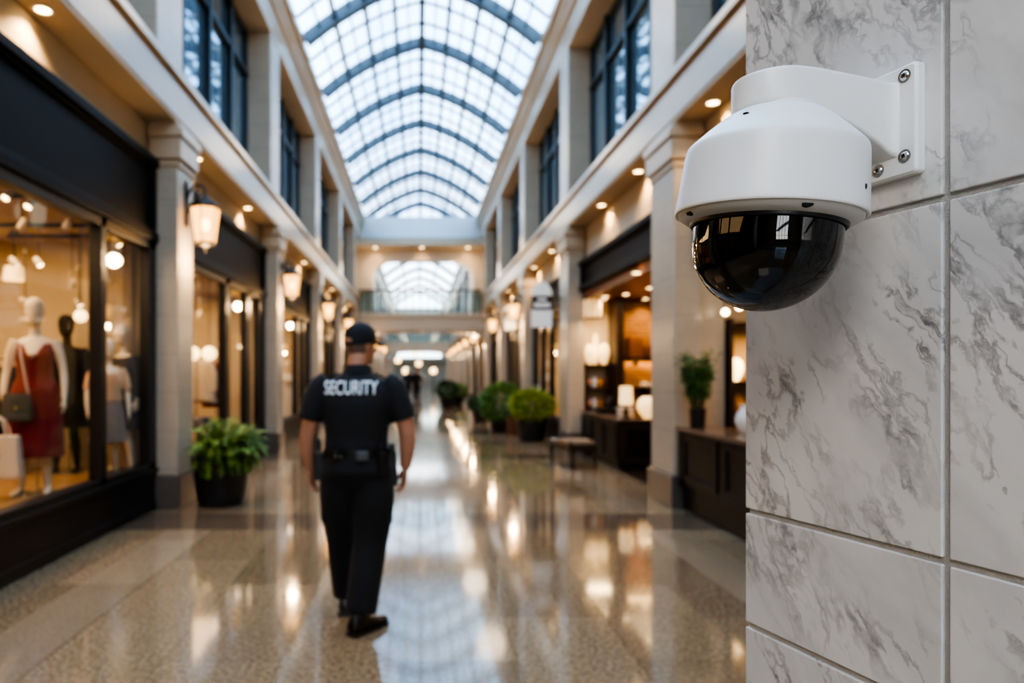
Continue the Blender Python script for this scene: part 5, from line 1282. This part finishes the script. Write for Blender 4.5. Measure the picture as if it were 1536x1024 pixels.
# ------------------------------------------------------------------ bench
bn = thing('bench', 'low dark upholstered bench with slim legs in front of the corner counter', 'bench', (2.50, 11.12, 0), .17)
for sx in (-1, 1):
    for sy in (-1, 1): MB().loft([[(sx * .19 + x, sy * .44 + y, z) for x, y in ((-w, -w), (w, -w), (w, w), (-w, w))] for z, w in ((0, .017), (.31, .026))]).build('leg', M['dark_wood'], bn, bevel=.003)
MB().box(-.225, .225, -.475, .475, .29, .345).build('seat_frame', M['dark_wood'], bn, bevel=.006)
M['bench_cloth'] = mat('dark_brown_bench_leather', (.035, .025, .022), .4, bump=.2, bscale=60)
cu = MB()
nx, ny = 13, 25; grid = []
for j in range(ny):
    for i in range(nx):
        u, v = i / (nx - 1) * 2 - 1, j / (ny - 1) * 2 - 1
        z = .40 + .022 * (1 - u ** 6) * (1 - v ** 10) - .010 * math.exp(-((math.cos(u * PI * 1.5)) ** 2 + (math.cos(v * PI * 3)) ** 2) * 6)
        grid.append((u * .225, v * .475, z))
vs = grid + [(x, y, .346) for x, y, z in grid]; N_ = nx * ny; fs = []
for j in range(ny - 1):
    for i in range(nx - 1):
        a = j * nx + i; fs.append((a, a + 1, a + nx + 1, a + nx)); fs.append((a + N_, a + nx + N_, a + nx + 1 + N_, a + 1 + N_))
edge = [i for i in range(nx)] + [j * nx + nx - 1 for j in range(1, ny)] + [(ny - 1) * nx + i for i in range(nx - 2, -1, -1)] + [j * nx for j in range(ny - 2, 0, -1)]
for a, b in zip(edge, edge[1:] + edge[:1]): fs.append((a, b, b + N_, a + N_))
cu.add(vs, fs); cu.build('seat_cushion', M['bench_cloth'], bn, smooth=50)
th_ = MB(); rows = []
for i in range(15):
    u = -.26 + .52 * i / 14; z = .4265 if abs(u) < .225 else .4265 - (abs(u) - .225) * 2.2
    rows.append([(min(max(u, -.236), .236), y, z + .004 * math.sin(9 * u + y * 20)) for y in [-.40 + .42 * j / 10 for j in range(11)]])
th_.loft(rows, caps=False, closed=False)
o = th_.build('folded_throw', mat('tan_wool_throw', (.24, .17, .105), .9), smooth=60); so = o.modifiers.new('thickness', 'SOLIDIFY'); so.thickness = .010; so.offset = 1
o.location = (2.50, 11.12, .002); o.rotation_euler = (0, 0, .17); tag(o, 'tan folded throw lying over the near half of the dark bench', 'throw')

# ------------------------------------------------------------------ people far along the hall
far_mesh = None
def far_person(label, loc, rz, top, leg):
    t = thing('person', label, 'person', loc, rz)
    global far_mesh
    if far_mesh is None: far_mesh = fuse(body(J, RR, 0, Vector((0, .03, 1.668)), features=True).build('body', M['skin'], t), .014, 3)
    else:
        c = far_mesh.copy(); COL.objects.link(c); c.parent = t
    mb = MB(); mb.loft([ring(*r) for r in [(.80, 0, 0, .20, .15)] + tor])
    for s in (-1, 1):
        q = (.283 if s < 0 else .290)
        limb(mb, [(s * .165, -.004, 1.447), (s * .22, -.008, 1.38), (s * q, -.01, 1.17), (s * .285, .03, .97)], [.070, .074, .064, .05], 12)
    fuse(mb.build('jacket', M[top], t), .016, 4)
    mb = MB(); mb.loft([ring(*r) for r in [(.82, 0, .01, .11, .09), (.92, 0, -.005, .190, .148), (1.0, 0, 0, .186, .134)]])
    limb(mb, [(-.098, .0, .93), (-.106, .045, .74), (-.102, .115, .50), (-.085, .20, .06)], [.103, .098, .082, .062], 14); limb(mb, [(.098, -.0, .93), (.104, -.02, .74), (.082, -.035, .50), (.034, -.145, .06)], [.103, .1, .085, .062], 14)
    fuse(mb.build('trousers', M[leg], t), .016, 4)
    mb = MB(); mb.ell((0, .02, 1.715), (.082, .098, .080), 18, 10); mb.build('hair', M['hair'], t, smooth=60)
    return t
far_person('distant person in black jacket under the bridge, nearest the middle of the hall', (-.12, 37.5, 0), .2, 'cloth_black', 'cloth_navy')
far_person('distant person in navy jacket walking close to the clothing shop side', (-.62, 40.5, 0), -.2, 'cloth_navy', 'cloth_black')
far_person('distant person in pale jacket far down the hall beside the two dark jackets', (-.02, 46.0, 0), .1, 'cloth_cream', 'cloth_denim')

# ------------------------------------------------------------------ globe lamp posts in the far hall
def lamp_post(label, loc, h, r):
    t = thing('lamp_post', label, 'lamp post', loc, 0, 'globe lamp posts in the far hall')
    MB().lathe([(.0, 0), (.16, 0), (.16, .04), (.07, .12), (.04, .3), (.035, h - r - .1), (.07, h - r - .06), (.07, h - r + .02), (.0, h - r + .02)], n=20).build('post', M['iron'], t, smooth=40)
    MB().ell((0, 0, h), (r, r, r), 20, 14).build('globe', M['lamp_globe'], t, smooth=60)
    return t
for px, py, Yq, nm in ((609, 556, 52, 'globe lamp post standing nearest the clothing side in the far hall'), (650, 556, 56, 'globe lamp post on the counter side of the far hall'), (628, 545, 60, 'taller globe lamp post in the middle of the far hall'), (623, 529, 66, 'tallest globe lamp post at the very end of the far hall'), (597, 540, 57, 'globe lamp post close to the clothing side wall of the far hall')):
    p = at(px, py, Yq); lamp_post(nm, (p.x, p.y, 0), p.z, .26)
